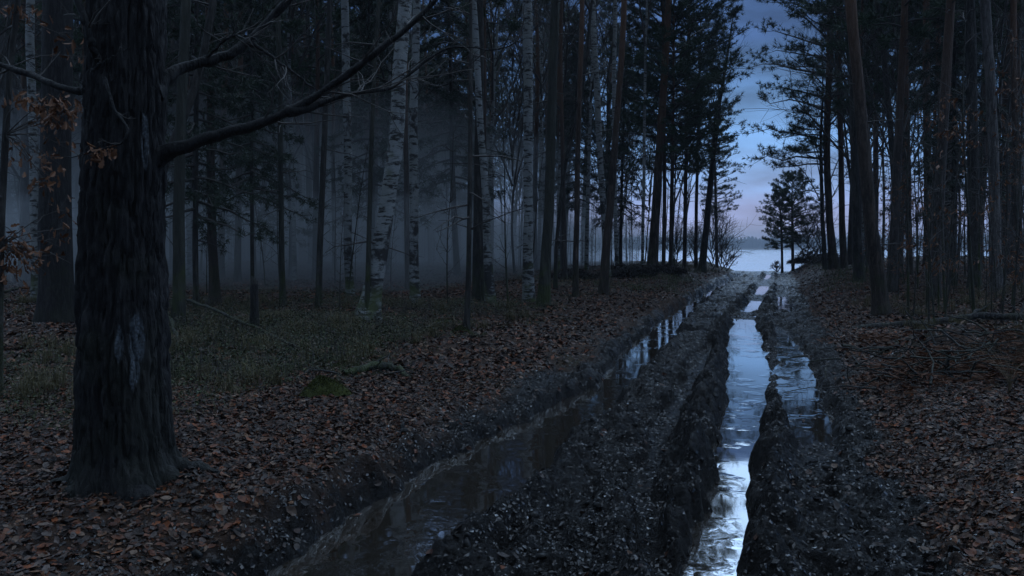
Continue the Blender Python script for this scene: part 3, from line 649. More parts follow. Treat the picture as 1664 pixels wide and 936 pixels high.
# ------------------------------------------------------------------ the big foreground tree
def foreground_tree():
    B = ground_at(207, 776); Y = B[1]
    pts = [(209, 800, 178), (208, 783, 168), (205, 740, 154), (203, 690, 148), (201, 600, 144), (200, 500, 139), (200, 400, 133), (201, 300, 128), (204, 200, 123), (205, 100, 120), (206, 0, 118), (206, -150, 112), (204, -400, 104)]
    P = []
    for px, py, w in pts:
        q = at(px, py, Y); P.append((q[0], q[1], q[2], w * .478 * Y / F))
    P = np.array(P); P[0, 2] = B[2] - .3; P[0, 0] = B[0]; P[1, :3] = B
    top = P[-1].copy()
    ext = [(top[0] + .05 * s, Y + .1 * s, top[2] + s * 1.6, top[3] * (1 - s / 6.5)) for s in (1, 2, 3, 4, 5, 6)]
    P = np.vstack([P, ext]); S = spline(P, 520); S[:, 3] = np.maximum(S[:, 3], .01)
    root = obj('old_tree', None, loc=B, label='huge dark furrowed trunk in the left foreground with long crooked limbs', cat='tree')
    ax = S[:, :3] - B
    def disp(Pp, th, rr):
        zz = Pp[:, 2:3]; c, s = np.cos(th)[None], np.sin(th)[None]; o = 0 * zz
        w = noise3(c * 1.5 + o, s * 1.5 + o, zz * 1.6, 1) * .5
        f1 = np.abs(noise3(c * 6.5 + w, s * 6.5 + w, zz * 2.6 + w, 2)); f2 = np.abs(noise3(c * 11 + w, s * 11 - w, zz * 8.5 + w, 3)); f3 = noise3(c * 24 + o, s * 24 + o, zz * 22, 4)
        big = noise3(c * 1.3 + o, s * 1.3 + o, zz * .7, 6)
        fl = np.exp(-np.clip(zz + .02, 0, 9) / .14) * .24 * (.6 + .4 * np.cos(th * 3 + .6)[None] + .3 * noise3(c * 2 + o, s * 2 + o, zz, 8)) + .05 * np.exp(-np.clip(zz, 0, 9) / .6) * np.cos(th * 5)[None]
        return rr[:, None] * (fl + .035 * big) + np.minimum(f1, .40) * .066 + np.minimum(f2, .32) * .062 + f3 * .010 - .034
    mb = MB(); tube(mb, ax, S[:, 3], 230, 0, disp)
    me = mb.mesh('trunk', [M_OAKB]); obj('trunk', me, root)
    gr = np.random.default_rng(12)
    for az, l in ((-2.85, .34), (-2.2, .24), (-1.0, .30), (-.30, .42), (.3, .40), (1.2, .4), (2.3, .35)):
        Pq = []
        for w in np.linspace(0, 1, 9):
            rr_ = .24 + l * w; aa = az + .25 * w * gr.uniform(-1, 1); zz_ = gz(B[0] + rr_ * math.cos(aa), B[1] + rr_ * math.sin(aa)) - B[2]
            Pq.append((rr_ * math.cos(aa), rr_ * math.sin(aa), zz_ + .045 * (1 - w) ** 2 - .045 * w - .015))
        mb = MB(); tube(mb, spline(Pq, 24), np.linspace(.075, .022, 24) * (1 + .2 * noise2(np.arange(24) * .6, az, 4)), 12, 0); obj('root', mb.mesh('root', [M_OAKB]), root)
    def limb(ptsp, r0, r1, dys, name='branch', twigs=8, sides=10, seed=1, tl=.5, par=None):
        g = np.random.default_rng(seed)
        Pq = np.array([at(px, py, Y + dy) - B for (px, py), dy in zip(ptsp, dys)])
        Sx = spline(Pq, 46); rad = np.linspace(r0, r1, 46) * (1 + .18 * noise2(np.arange(46) * .45, seed, 3)); Sx += np.c_[noise2(np.arange(46) * .5, seed, 5), noise2(np.arange(46) * .5, seed, 6), noise2(np.arange(46) * .5, seed, 7)] * .006
        rad[:8] *= np.array([2.2, 1.9, 1.65, 1.45, 1.3, 1.18, 1.1, 1.04])
        mb = MB(); tube(mb, Sx, rad, sides, 0)
        b = obj(name, mb.mesh(name, [M_LIMB]), root)
        mt = MB()
        for q in range(twigs):
            i0 = g.integers(10, 45); p = Sx[i0]; d0 = unit(Sx[min(i0 + 1, 45)] - Sx[i0 - 1])
            d = unit(d0 + g.normal(0, .55, 3)); l = tl * g.uniform(.4, 1.2)
            Pt = [p]; 
            for w in range(5): d = unit(d + g.normal(0, .16, 3)); Pt.append(Pt[-1] + d * l / 5)
            tube(mt, Pt, np.linspace(min(.006, r1 + .002), .0016, 6), 4, 0)
            for _ in range(3):
                a0 = Pt[g.integers(1, 5)]; dd = unit(d + g.normal(0, .6, 3)); tube(mt, [a0, a0 + dd * l * .18, a0 + dd * l * .36 + g.normal(0, .012, 3)], [.003, .002, .0012], 3, 0)
        if twigs: obj('twigs', mt.mesh('twigs', [M_TWIG]), b)
        return b
    limb([(240, 262), (268, 250), (300, 238), (365, 216), (430, 199), (474, 178), (520, 152), (560, 124), (612, 84), (660, 46), (705, 2), (740, -40)], .036, .010, [0, 0, -.05, -.1, -.15, -.2, -.2, -.25, -.3, -.3, -.3, -.3], twigs=14, seed=2)
    limb([(468, 181), (500, 177), (545, 160), (590, 150), (640, 139), (690, 100), (735, 76), (800, 80), (850, 66)], .016, .003, [-.2, -.2, -.15, -.1, 0, .05, .1, .2, .2], twigs=9, seed=3)
    limb([(245, 150), (266, 132), (300, 109), (345, 98), (380, 84), (408, 64), (440, 30), (470, 0), (500, -40)], .042, .020, [0, .1, .2, .25, .3, .35, .4, .4, .4], twigs=8, seed=4)
    limb([(404, 68), (428, 82), (452, 100), (482, 122), (512, 144), (535, 160)], .012, .004, [.35, .3, .25, .2, .2, .2], twigs=6, seed=5, sides=7)
    limb([(330, 100), (348, 80), (372, 62), (398, 58), (430, 72)], .010, .003, [.25, .2, .1, 0, 0], twigs=6, seed=6, sides=7)
    limb([(170, 152), (148, 150), (118, 146), (88, 138), (50, 122), (20, 110), (-20, 98), (-90, 85)], .024, .013, [0, -.05, -.05, 0, .1, .15, .2, .2], twigs=8, seed=7)
    limb([(176, 128), (152, 82), (142, 45), (128, 0), (112, -60)], .024, .015, [-.1, -.25, -.3, -.3, -.3], twigs=5, seed=8)
    limb([(168, 128), (180, 160), (192, 185), (204, 200), (209, 215), (204, 228), (190, 237), (170, 241), (150, 245), (120, 254), (85, 256)], .008, .002, [-.27, -.32, -.36, -.4, -.42, -.42, -.4, -.4, -.38, -.36, -.3], twigs=3, seed=9, sides=6, tl=.12)
    limb([(150, 116), (165, 102), (185, 92), (200, 84), (215, 76)], .005, .002, [-.3, -.34, -.36, -.36, -.36], twigs=2, seed=10, sides=5, tl=.1)
    obj('crown', BARE_CROWNS[0], root, loc=(ax[350, 0], ax[350, 1], 5.5), scale=1.25)
    return root, B
def oak_b():
    m = bark_mat('ancient_bark', (.008, .0075, .008), (.042, .039, .040), moss=.1, scale=1.7)
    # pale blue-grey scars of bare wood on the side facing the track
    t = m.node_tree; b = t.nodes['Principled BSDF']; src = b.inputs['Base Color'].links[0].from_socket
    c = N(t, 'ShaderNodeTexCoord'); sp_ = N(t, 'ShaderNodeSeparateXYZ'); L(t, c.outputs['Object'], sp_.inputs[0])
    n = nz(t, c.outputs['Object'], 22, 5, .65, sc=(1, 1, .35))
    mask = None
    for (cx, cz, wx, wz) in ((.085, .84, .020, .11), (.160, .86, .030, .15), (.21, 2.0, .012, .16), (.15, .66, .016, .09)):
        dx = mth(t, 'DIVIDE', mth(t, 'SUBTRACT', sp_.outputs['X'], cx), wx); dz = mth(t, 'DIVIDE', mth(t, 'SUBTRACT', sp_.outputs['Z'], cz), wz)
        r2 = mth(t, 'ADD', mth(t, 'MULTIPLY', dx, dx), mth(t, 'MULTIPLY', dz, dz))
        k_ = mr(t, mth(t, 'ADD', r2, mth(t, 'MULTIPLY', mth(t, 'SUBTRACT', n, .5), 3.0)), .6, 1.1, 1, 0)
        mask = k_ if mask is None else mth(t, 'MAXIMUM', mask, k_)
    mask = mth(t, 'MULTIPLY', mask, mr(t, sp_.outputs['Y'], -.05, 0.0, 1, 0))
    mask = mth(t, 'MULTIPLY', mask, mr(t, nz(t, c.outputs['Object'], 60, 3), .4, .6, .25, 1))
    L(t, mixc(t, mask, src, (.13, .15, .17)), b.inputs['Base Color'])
    return m
M_OAKB = oak_b(); M_LIMB = bark_mat('limb_bark', (.012, .012, .012), (.042, .040, .040), moss=.2, scale=1.2)
FT, FB = foreground_tree()

# ------------------------------------------------------------------ withered oak leaves
def leafset(mb, C, size, g, m=0, hang=True, nseg=6):
    """lobed curled leaves at points C."""
    for p in C:
        s = size * g.uniform(.6, 1.15); d = unit(g.normal(0, .7, 3) + np.array([0, 0, -1.0 if hang else 0])); w = unit(np.cross(d, g.normal(0, 1, 3))); n_ = np.cross(d, w)
        ys = np.array([0, .18, .32, .48, .62, .8, 1.0]); ws = np.array([.02, .16, .10, .26, .17, .22, .02]) * g.uniform(.8, 1.2)
        curl = g.uniform(-.35, .35)
        mid = p + np.outer(ys * s, d) + np.outer(curl * ys ** 2 * s, n_)
        lft = mid + np.outer(ws * s, w) + np.outer(ws * s * .6, n_); rgt = mid - np.outer(ws * s, w) + np.outer(ws * s * .6, n_)
        V_ = np.vstack([mid, lft, rgt]); k = 7
        Qs = [[a, a + 1, k + a + 1, k + a] for a in range(6)] + [[a + 1, a, 2 * k + a, 2 * k + a + 1] for a in range(6)]
        mb.add(V_, Qs, None, m)
def oak_twig(px, py, Y, root, B, n=14, spread=.12, size=.085, g=None):
    pass
# leaf cluster on the foreground tree's front twig
g = np.random.default_rng(5); mb = MB(); C = []
for (px, py, n) in ((150, 247, 6), (162, 243, 7), (176, 240, 8), (184, 243, 6), (152, 258, 3), (168, 255, 3)):
    for _ in range(n): C.append(at(px + g.normal(0, 5), py + g.normal(0, 3), FB[1] - .40 + g.normal(0, .03)) - FB)
leafset(mb, C, .058, g); obj('withered_leaves', mb.mesh('withered_leaves', [M_OAKLEAF], False), FT)

def young_oak(label, stem, H, clusters, Yb, seed, size=.085, spread=14, group=None, m=M_DARK, base=None):
    g = np.random.default_rng(seed)
    root, B = px_tree('young_oak', label, 'tree', stem, H, m, None, base=base, nsn=5, snz=(1, 4), k=12, flare=.2)
    ml, mt = MB(), MB(); C = []
    st = np.array([at(px, py, B[1]) - B for px, py, w in stem[1:]])
    for (px, py, n, dy) in clusters:
        c = at(px, py, B[1] + dy) - B; k = np.argmin(np.abs(st[:, 2] - c[2]) ); s = st[k] + (c - st[k]) * 0
        s = s.copy(); s[2] = st[k][2]
        mid = (s + c) / 2 + np.array([0, 0, .06]) + g.normal(0, .05, 3)
        tube(mt, spline([s, mid, c], 8), np.linspace(.008, .002, 8), 4, 0)
        sp_ = spread * B[1] / F
        for _ in range(n):
            e = c + g.normal(0, 1, 3) * np.array([sp_, sp_, sp_ * .8]); 
            if _ % 3 == 0: tube(mt, [mid * .3 + c * .7, (c + e) / 2 + g.normal(0, .01, 3), e], [.003, .002, .0015], 3, 0)
            C.append(e)
    leafset(ml, C, size, g)
    obj('twigs', mt.mesh('twigs', [M_TWIG]), root); obj('withered_leaves', ml.mesh('withered_leaves', [M_OAKLEAF], False), root)
    return root
bx = at(-6, 640, 8.0); bx[2] = gz(bx[0], 8.0)
young_oak('dark sapling at the left border holding clusters of rust coloured oak leaves', [(-8, 600, 17), (0, 400, 15), (8, 220, 14), (15, 110, 13), (24, 30, 12), (28, -60, 11)], 6.5,
          [(20, 18, 22, 0), (55, 22, 14, .3), (40, 165, 18, 0), (62, 168, 26, -.2), (86, 172, 34, -.2), (104, 178, 30, -.1), (90, 195, 26, -.1), (68, 190, 16, 0), (128, 176, 12, .1), (75, 300, 10, 0), (72, 285, 16, 0), (80, 262, 10, 0), (68, 250, 8, 0),
           (30, 385, 22, 0), (16, 408, 26, 0), (42, 405, 30, 0), (10, 440, 22, 0), (52, 420, 18, .1), (66, 418, 10, .1), (100, 340, 9, .2), (85, 390, 12, .2), (25, 455, 12, 0), (110, 370, 8, .2), (45, 250, 8, .2), (20, 245, 8, .2), (100, 235, 8, .3), (110, 60, 10, .3), (120, 90, 8, .3)], 8, 21, base=bx)

# ------------------------------------------------------------------ prototypes for the crowded wood
def proto(name, H, r, m, crown, cz, cscale, nsn, seed, k=10, snz=(2, 9), lean=.3, snl=1.1):
    g = np.random.default_rng(seed); n = 26; z = np.linspace(-.3, H, n)
    P = np.c_[noise2(z * .12, seed, 5) * lean * z / H * 1.5, noise2(z * .12, seed + 5, 6) * lean * z / H * 1.5, z]
    rad = r * (1 - .9 * np.clip(z / H, 0, 1) ** 1.4) * (1 + .55 * np.exp(-np.clip(z, 0, 9) / .2)); rad = np.maximum(rad, .008)
    root = obj(name, None, loc=(0, 0, 0))
    mb = MB(); tube(mb, P, rad, k, 0); obj('trunk', mb.mesh('trunk', [m]), root)
    if nsn: mb = MB(); snags(mb, P, rad, nsn, snz[0], snz[1], g, snl); obj('dead_branches', mb.mesh('dead_branches', [M_TWIG]), root)
    i0 = np.argmin(abs(z - H * cz)); obj('crown', crown, root, loc=(P[i0, 0], P[i0, 1], P[i0, 2]), scale=cscale)
    return root
PROTOS = {
 'pine_tree': [proto('pine_tree', 20, .13, M_FAR, PC[0], .58, 1, 9, 1), proto('pine_tree', 21, .11, M_PINE, PC[3], .5, 1, 12, 2), proto('pine_tree', 18, .15, M_FAR, DC[0], .45, 1, 9, 3), proto('pine_tree', 19, .09, M_FAR, DC[1], .42, .95, 12, 4)],
 'birch_tree': [proto('birch_tree', 18, .10, M_BIRCH, BC[0], .4, 1.2, 6, 5), proto('birch_tree', 17, .08, M_BIRCH, BC[1], .4, 1.15, 6, 6)],
 'bare_tree': [proto('bare_tree', 14, .06, M_DARK, BC[2], .28, 1.15, 14, 7, lean=.8), proto('bare_tree', 12, .04, M_GREEN, BC[0], .25, 1.0, 14, 8, lean=.8)],
 'spruce_tree': [proto('spruce_tree', 13, .11, M_DARK, SC[0], .26, 1.12, 4, 9), proto('spruce_tree', 11, .10, M_DARK, SC[1], .2, 1.02, 4, 10)],
}
used_proto = set()
placed = []
for o in COL.objects:
    if o.get('category') == 'tree': placed.append((o.location[0], o.location[1]))
CATN = {'pine_tree': 'pine', 'birch_tree': 'birch', 'bare_tree': 'bare tree', 'spruce_tree': 'spruce'}
def place(kind, x, y, label, group, s=None, g=rng):
    k = int(g.integers(len(PROTOS[kind]))); p = PROTOS[kind][k]
    s = s or g.uniform(.82, 1.15); sc = (s * g.uniform(.8, 1.25), ) ; sc = (sc[0], sc[0], s)
    loc = (x, y, gz(x, y)); rz = g.uniform(0, 6.28); tilt = (g.normal(0, .018), g.normal(0, .018))
    if (kind, k) not in used_proto:
        used_proto.add((kind, k)); o = p; o.location = [float(a) for a in loc]; o.rotation_euler = (tilt[0], tilt[1], rz); o.scale = sc
        o['label'] = label; o['group'] = group
    else: o = copy_tree(p, loc, rz, sc, label, group, tilt)
    o['category'] = 'tree'; placed.append((x, y)); return o
def pxcol(x, y): return CX + F * x / y
def scatter(n, ufun, kinds, probs, dmin, g, labels, groups, reject=None):
    c = 0; tries = 0
    while c < n and tries < n * 60:
        tries += 1; x, y = ufun(g)
        if min((x - a) ** 2 + (y - b) ** 2 for a, b in placed) < dmin ** 2: continue
        if reject and reject(x, y): continue
        k = g.choice(kinds, p=probs); place(k, x, y, labels[k], groups[k], g=g); c += 1
    return c
g = np.random.default_rng(99)
def left_region(ymin, ymax):
    def f(g):
        y = g.uniform(ymin ** 1.3, ymax ** 1.3) ** (1 / 1.3); x = y * g.uniform(-.65, .62); return x, y
    return f
def rej_left(x, y):
    u, v = uv_of(x, y); c = pxcol(x, y)
    sh = 57 + .8 * max(-u - 7, 0)
    if u > -3.4 or v > sh: return True
    if v > 20 and u > -5.5 and v < 40: return True
    if y < 36 and 330 < c < 900 and g.random() < .55: return True
    return False
LBL = {'pine_tree': 'dim pine trunk among the far misty trees left of the track', 'birch_tree': 'pale birch stem among the far misty trees left of the track',
       'bare_tree': 'thin bare tree among the far misty trees left of the track', 'spruce_tree': 'dark spruce among the far misty trees left of the track'}
GRL = {'pine_tree': 'pines crowding the misty wood left of the track', 'birch_tree': 'birches scattered in the misty wood', 'bare_tree': 'bare young trees in the misty wood', 'spruce_tree': 'spruces in the misty wood'}
KS = ['pine_tree', 'birch_tree', 'bare_tree', 'spruce_tree']
scatter(330, left_region(26, 95), KS, [.31, .22, .39, .08], 1.1, g, LBL, GRL, rej_left)
def right_region(g):
    y = g.uniform(20 ** 1.2, 62 ** 1.2) ** (1 / 1.2); x = y * g.uniform(.40, .655); return x, y
def rej_right(x, y):
    u, v = uv_of(x, y); c = pxcol(x, y)
    if u < 4.2 or v > 57 + .3 * max(u - 8, 0): return True
    if y < 24 and 1480 > c: return True
    return c < 1375
LBR = {'pine_tree': 'dim pine trunk in the crowded dark wood right of the track', 'birch_tree': 'greyish birch stem in the crowded dark wood right of the track',
       'bare_tree': 'thin bare tree in the crowded dark wood right of the track', 'spruce_tree': 'dark spruce in the crowded wood right of the track'}
GRR = {k: v.replace('misty wood', 'dark right hand wood').replace(' left of the track', '') for k, v in GRL.items()}
scatter(48, right_region, KS, [.42, .12, .44, .02], 1.5, g, LBR, GRR, rej_right)
# wood beside and behind the photographer (shades the track from behind)
def ring_region(g):
    a = g.uniform(.75, 2 * math.pi - .75); r = g.uniform(5, 26); return r * math.sin(a), r * math.cos(a)
def rej_ring(x, y):
    u, v = uv_of(x, y); return abs(u) < 4.0
LBB = {k: v.split(' among')[0] + ' in the wood around the near track' for k, v in LBL.items()}
GRB = {k: CATN[k] + 's in the wood around the photographer' for k in KS}
0 and scatter(24, ring_region, ['pine_tree', 'bare_tree'], [.8, .2], 2.2, g, LBB, GRB, rej_ring)
for kind, ps in PROTOS.items():
    for k, p in enumerate(ps):
        if (kind, k) not in used_proto: place(kind, -30 - k * 4, 45 + k * 3, LBL[kind], GRL[kind], g=g)

# far wood behind, one mass along the left shore
def far_wood(name, spots, seed):
    g = np.random.default_rng(seed); mb = MB()
    for (x, y) in spots:
        z0 = gz(x, y); H = g.uniform(15, 21); r = g.uniform(.10, .2)
        P = np.array([[x + g.normal(0, .05), y, z0 - .3], [x + g.normal(0, .2), y, z0 + H * .5], [x + g.normal(0, .3), y, z0 + H]])
        tube(mb, P, np.array([r, r * .75, .03]), 5, 0)
        c0 = H * g.uniform(.28, .5); n = 150
        f = g.uniform(0, 1, n); rad = 2.6 * np.sin(np.pi * np.clip(f * .85 + .12, 0, 1)) * np.sqrt(g.uniform(0.02, 1, n)); a = g.uniform(0, 6.28, n)
        C = np.c_[P[1, 0] + rad * np.cos(a), y + rad * np.sin(a), z0 + c0 + f * (H - c0 + .5)]
        global rng
        D = np.c_[np.cos(a), np.sin(a), np.full(n, .4)]
        tufts(mb, C, D, 6, .62, .13, 1, .8)
    return obj(name, mb.mesh(name, [M_FAR, M_NEED], False), kind='stuff', label='far dark wood closing the view behind the misty trees', cat='wood')
sp_ = []
g = np.random.default_rng(17)
while len(sp_) < 210:
    y = g.uniform(58, 135); x = y * g.uniform(-.72, .24); u, v = uv_of(x, y)
    if u < -9 and v < 57 + .8 * (-u - 7) + 3 and v > 50: sp_.append((x, y))
far_wood('far_wood', sp_, 5)

# ------------------------------------------------------------------ saplings and bushes
def sapling_proto(name, H, r, seed, m, leaves=0, dens=16):
    g = np.random.default_rng(seed); root = obj(name, None, loc=(0, 0, 0)); z = np.linspace(-.15, H, 16)
    P = np.c_[noise2(z * .35, seed, 5) * .18 * z / H, noise2(z * .35, seed + 5, 6) * .18 * z / H, z]
    mb = MB(); tube(mb, P, np.linspace(r, .004, 16), 7, 0); obj('stem', mb.mesh('stem', [m]), root)
    mt = MB(); ml = MB(); C = []
    for q in range(dens):
        k = g.integers(3, 15); p = P[k]; az = g.uniform(0, 6.28); l = g.uniform(.25, .8) * (1.15 - k / 22) * H * .22; d = unit(np.array([math.cos(az), math.sin(az), g.uniform(.3, 1.3)]))
        Pt = [p]; dd = d
        for w in range(5): dd = unit(dd + g.normal(0, .13, 3)); Pt.append(Pt[-1] + dd * l / 5)
        tube(mt, Pt, np.linspace(r * .35, .0018, 6), 4, 0)
        for _ in range(5):
            a0 = Pt[g.integers(1, 6)]; e = unit(dd + g.normal(0, .6, 3)); l2 = l * g.uniform(.2, .5)
            tube(mt, [a0, a0 + e * l2 * .5 + g.normal(0, .02, 3), a0 + e * l2], [.003, .0022, .0014], 3, 0)
            if leaves and g.random() < leaves: C += [a0 + e * l2 * w + g.normal(0, .04, 3) for w in g.uniform(.3, 1, 3)]
    obj('twigs', mt.mesh('twigs', [M_TWIG]), root)
    if C: leafset(ml, C, .08, g); obj('withered_leaves', ml.mesh('withered_leaves', [M_OAKLEAF], False), root)
    return root
SAP = [sapling_proto('sapling', 4.5, .022, 31, M_GREEN), sapling_proto('sapling', 3.6, .016, 32, M_DARK, dens=22), sapling_proto('sapling', 5.6, .03, 33, M_GREEN, dens=20), sapling_proto('sapling', 2.4, .010, 34, M_DARK, dens=20),
       sapling_proto('oak_sapling', 4.4, .02, 35, M_DARK, .55, 24), sapling_proto('oak_sapling', 3.4, .016, 36, M_DARK, .45, 22)]
first = [True] * len(SAP)
def put_sap(k, x, y, label, group, s=1.0):
    g_ = random.uniform(0, 6.28); loc = (x, y, gz(x, y)); tilt = (random.gauss(0, .05), random.gauss(0, .05))
    if first[k]:
        first[k] = False; o = SAP[k]; o.location = loc; o.rotation_euler = (*tilt, g_); o.scale = (s,) * 3; o['label'] = label; o['group'] = group
    else: o = copy_tree(SAP[k], loc, g_, s, label, group, tilt)
    o['category'] = 'sapling'
random.seed(3)
SR = 'thin twiggy sapling in the thicket behind the fallen log right of the track'; GR_ = 'saplings in the right hand thicket'
c = 0
while c < 105:
    y = random.uniform(13.5, 46); x = y * random.uniform(.43, .65); u, v = uv_of(x, y); px = pxcol(x, y)
    if u < 3.6 or (px < 1450 and y < 30) or px < 1385: continue
    oak = random.random() < .27
    put_sap(random.choice([4, 5]) if oak else random.choice([0, 1, 2, 3]), x, y, 'oak sapling with rusty withered leaves in the right hand thicket' if oak else SR, 'oak saplings in the right hand thicket' if oak else GR_, random.uniform(.8, 1.3)); c += 1
c = 0
while c < 62:
    y = random.uniform(19, 60); x = y * random.uniform(-.6, .33); u, v = uv_of(x, y)
    if u > -3.2: continue
    put_sap(random.choice([0, 1, 2, 3]), x, y, 'thin bare sapling between the misty trunks left of the track', 'saplings in the misty wood', random.uniform(.8, 1.3)); c += 1
for c in range(46):
    y = random.uniform(36, 57); px = random.uniform(820, 1130); x = y * (px - CX) / F; u, v = uv_of(x, y)
    if u > -3.2 or v > 58 - .0 * u: continue
    put_sap(random.choice([0, 1, 2, 3]), x, y, 'thin bare sapling between the misty trunks left of the track', 'saplings in the misty wood', random.uniform(.9, 1.4))
for px, py, s in ((1460, 470, .8), (1442, 452, 1.), (1432, 470, .9), (1470, 462, 1.1), (1418, 440, 1.2), (1450, 444, 1.2)):
    b = ground_at(px, py); put_sap(4, b[0], b[1], 'oak sapling with rusty withered leaves beside the leaning pine', 'oak saplings beside the leaning pine', s)
for px, py, k, s, lb in ((1583, 520, 2, 1.15, 'mossy sapling stem standing behind the fallen log'), (1525, 505, 0, 1.0, 'straight thin sapling between the leaning pine and the mossy stem'), (1645, 500, 2, 1.1, 'sapling at the right border behind the log'),
                         (826, 497, 0, 1.2, 'thin green stem in leaf litter between two birches'), (728, 500, 1, 1.2, 'thin dark stem left of the shaded thick trunk'), (552, 500, 3, 1.1, 'short crooked stem left of the leaning birch')):
    b = ground_at(px, py); put_sap(k, b[0], b[1], lb, None, s)
# waterside bushes: bare and twiggy
def bush(px, py, name, label, H, seed, spread=.6, m=M_TWIG, first=12, up=.2, base=None):
    b = base_at(px, 50.5 - (py == 438) * 2)
    mbb = bare_mb(seed, H=H * .35, spread=spread, levels=3, first=first, rad=.018, up=up, kids=(5, 8))
    # stretch stems from the ground
    V_ = np.concatenate(mbb.V); s = H / max(V_[:, 2].max(), .1)
    o = obj(name, mbb.mesh(name, [m]), loc=b, label=label, cat='bush', scale=s); return o
bush(1158, 438, 'bare_bush', 'fine bare bush at the left end of the lake gap', 4.8, 401, .35, first=16)
bush(1180, 436, 'bare_bush', 'low bare shrub spilling into the lake gap from the left', 2.0, 402, .8)
bush(1172, 437, 'bare_bush', 'upright feathery bare shrub beside the black curving pine', 4.0, 403, .4, first=14)
bush(1312, 437, 'bare_bush', 'arching bare shrub under the small waterside pines', 3.4, 404, .7, first=16)
bush(1332, 436, 'bare_bush', 'bare thicket between the waterside pines and the tall sweeping pine', 4.6, 405, .5, first=16)
bush(1262, 437, 'bare_bush', 'tiny bare shrub on the crest right of the track', .8, 406, .7)
bush(1100, 438, 'bare_bush', 'bare thicket beneath the bushy pine on the left bank', 3.2, 407, .6, first=14)
bush(1128, 438, 'bare_bush', 'grey brush left of the black curving pine', 2.8, 408, .6, first=14)
def brush_heap(px, py, Wd, Hh, label, seed):
    b = ground_at(px, py) if px < 1300 else base_at(px, 50 - (px - 1322) * .1); g = np.random.default_rng(seed); mb = MB()
    for _ in range(420):
        a = g.uniform(0, 6.28); r_ = math.sqrt(g.random()) * Wd * .5; h = Hh * (1 - (2 * r_ / Wd) ** 2) * g.random(); p = np.array([r_ * math.cos(a), r_ * math.sin(a), h]); d = unit(g.normal(0, 1, 3) * np.array([1, 1, .45])); l = g.uniform(.2, .7)
        tube(mb, [p - d * l / 2, p + g.normal(0, .04, 3), p + d * l / 2], [.012, .010, .004], 3, 0)
    n = 1500; a = g.uniform(0, 6.28, n); r_ = np.sqrt(g.random(n)) * Wd * .5; h = Hh * (1 - (2 * r_ / Wd) ** 2) * g.random(n) ** .8 * (.65 + .5 * np.sin(a * 3 + seed) * np.sin(a * 5 + r_ * 4))
    tufts(mb, np.c_[r_ * np.cos(a), r_ * np.sin(a), h], np.c_[np.cos(a), np.sin(a), np.full(n, .3)], 3, .16, .06, 1, 1.0)
    obj('brush_heap', mb.mesh('brush_heap', [M_TWIG, M_DEADLEAF], False), loc=b, label=label, cat='brush heap')
M_DEADLEAF = plain('dead_brush_leaf', (.035, .026, .020), .8, .4, 20)
brush_heap(1322, 440, 3.0, 1.15, 'dark brush heap on the crest right of the track end', 1)
brush_heap(1075, 442, 2.0, .32, 'low dark brush heap right behind the red barked pine', 5)
brush_heap(930, 452, 1.8, .35, 'low brush between the slim reddish pine and the tilted pine', 6)
brush_heap(1018, 448, 2.4, .55, 'low brush heap behind the dark tilted pine', 2)
brush_heap(1352, 445, 2.6, .7, 'dark undergrowth mound at the foot of the tall sweeping pine', 3)

# ------------------------------------------------------------------ logs, stump, branches
def log_px(name, label, pts, cat, m, jit=.02, sub=(), k=10):
    P = []
    for (px, py, w, dz) in pts:
        q = ground_at(px, py); 
        P.append((q[0], q[1], gz(q[0], q[1]) + dz, w * .5 * q[1] / F))
    P = np.array(P); B = P[0, :3].copy(); S = spline(P, 60); ax = S[:, :3] - B; ax += np.c_[noise2(np.arange(60) * .3, B[0], 1), noise2(np.arange(60) * .3, B[0], 2), noise2(np.arange(60) * .3, B[0], 3)] * jit
    r = np.maximum(S[:, 3], .003) * (1 + .15 * noise2(np.arange(60) * .6, 3.1, 9))
    root = obj(name, None, loc=B, label=label, cat=cat)
    mb = MB(); tube(mb, ax, r, k, 0); obj('stem', mb.mesh('stem', [m]), root)
    if sub:
        mt = MB(); g = np.random.default_rng(int(pts[0][0]))
        for i0, d, l in sub:
            p = ax[i0]; Pt = [p]; dd = unit(np.array(d, float))
            for w in range(6): dd = unit(dd + g.normal(0, .12, 3)); Pt.append(Pt[-1] + dd * l / 6)
            tube(mt, Pt, np.linspace(r[i0] * .6, .002, 7), 5, 0)
            for _ in range(2):
                a0 = Pt[g.integers(1, 6)]; e = unit(dd + g.normal(0, .5, 3)); tube(mt, [a0, a0 + e * l * .2, a0 + e * l * .35], [.004, .003, .0015], 3, 0)
        obj('side_branches', mt.mesh('side_branches', [m]), root)
    return root
M_LOG = bark_mat('log_bark', (.030, .028, .028), (.13, .12, .12), moss=.3, scale=1)
log_px('fallen_log', 'long thin fallen log lying across the leaves right of the track', [(1386, 537, 9, .03), (1440, 533, 10, .06), (1500, 533, 11, .08), (1560, 528, 11, .12), (1620, 526, 11, .14), (1700, 530, 12, .12)], 'log', M_LOG,
       sub=((25, (1, -.4, .1), 1.2), (35, (.6, .8, .5), .9), (42, (1, -.8, .0), 1.6), (50, (.3, .3, 1), .5), (18, (-.3, .6, .6), .4)))
log_px('fallen_branch', 'thin bare branch lying on the grass behind the foreground trunk', [(268, 512, 2, .35), (310, 517, 4, .34), (360, 533, 5, .25), (415, 550, 5, .16), (470, 570, 5, .10), (510, 580, 5, .05), (545, 584, 4, .02)], 'branch', M_DARK,
       sub=((6, (-.6, .1, -.6), .5), (12, (-.5, -.2, -.7), .4), (25, (.5, .2, .6), .25)))
log_px('fallen_branch', 'short dark limb propped against the foreground trunk', [(262, 530, 6, .40), (280, 552, 6, .2), (296, 580, 6, .02)], 'branch', M_DARK)
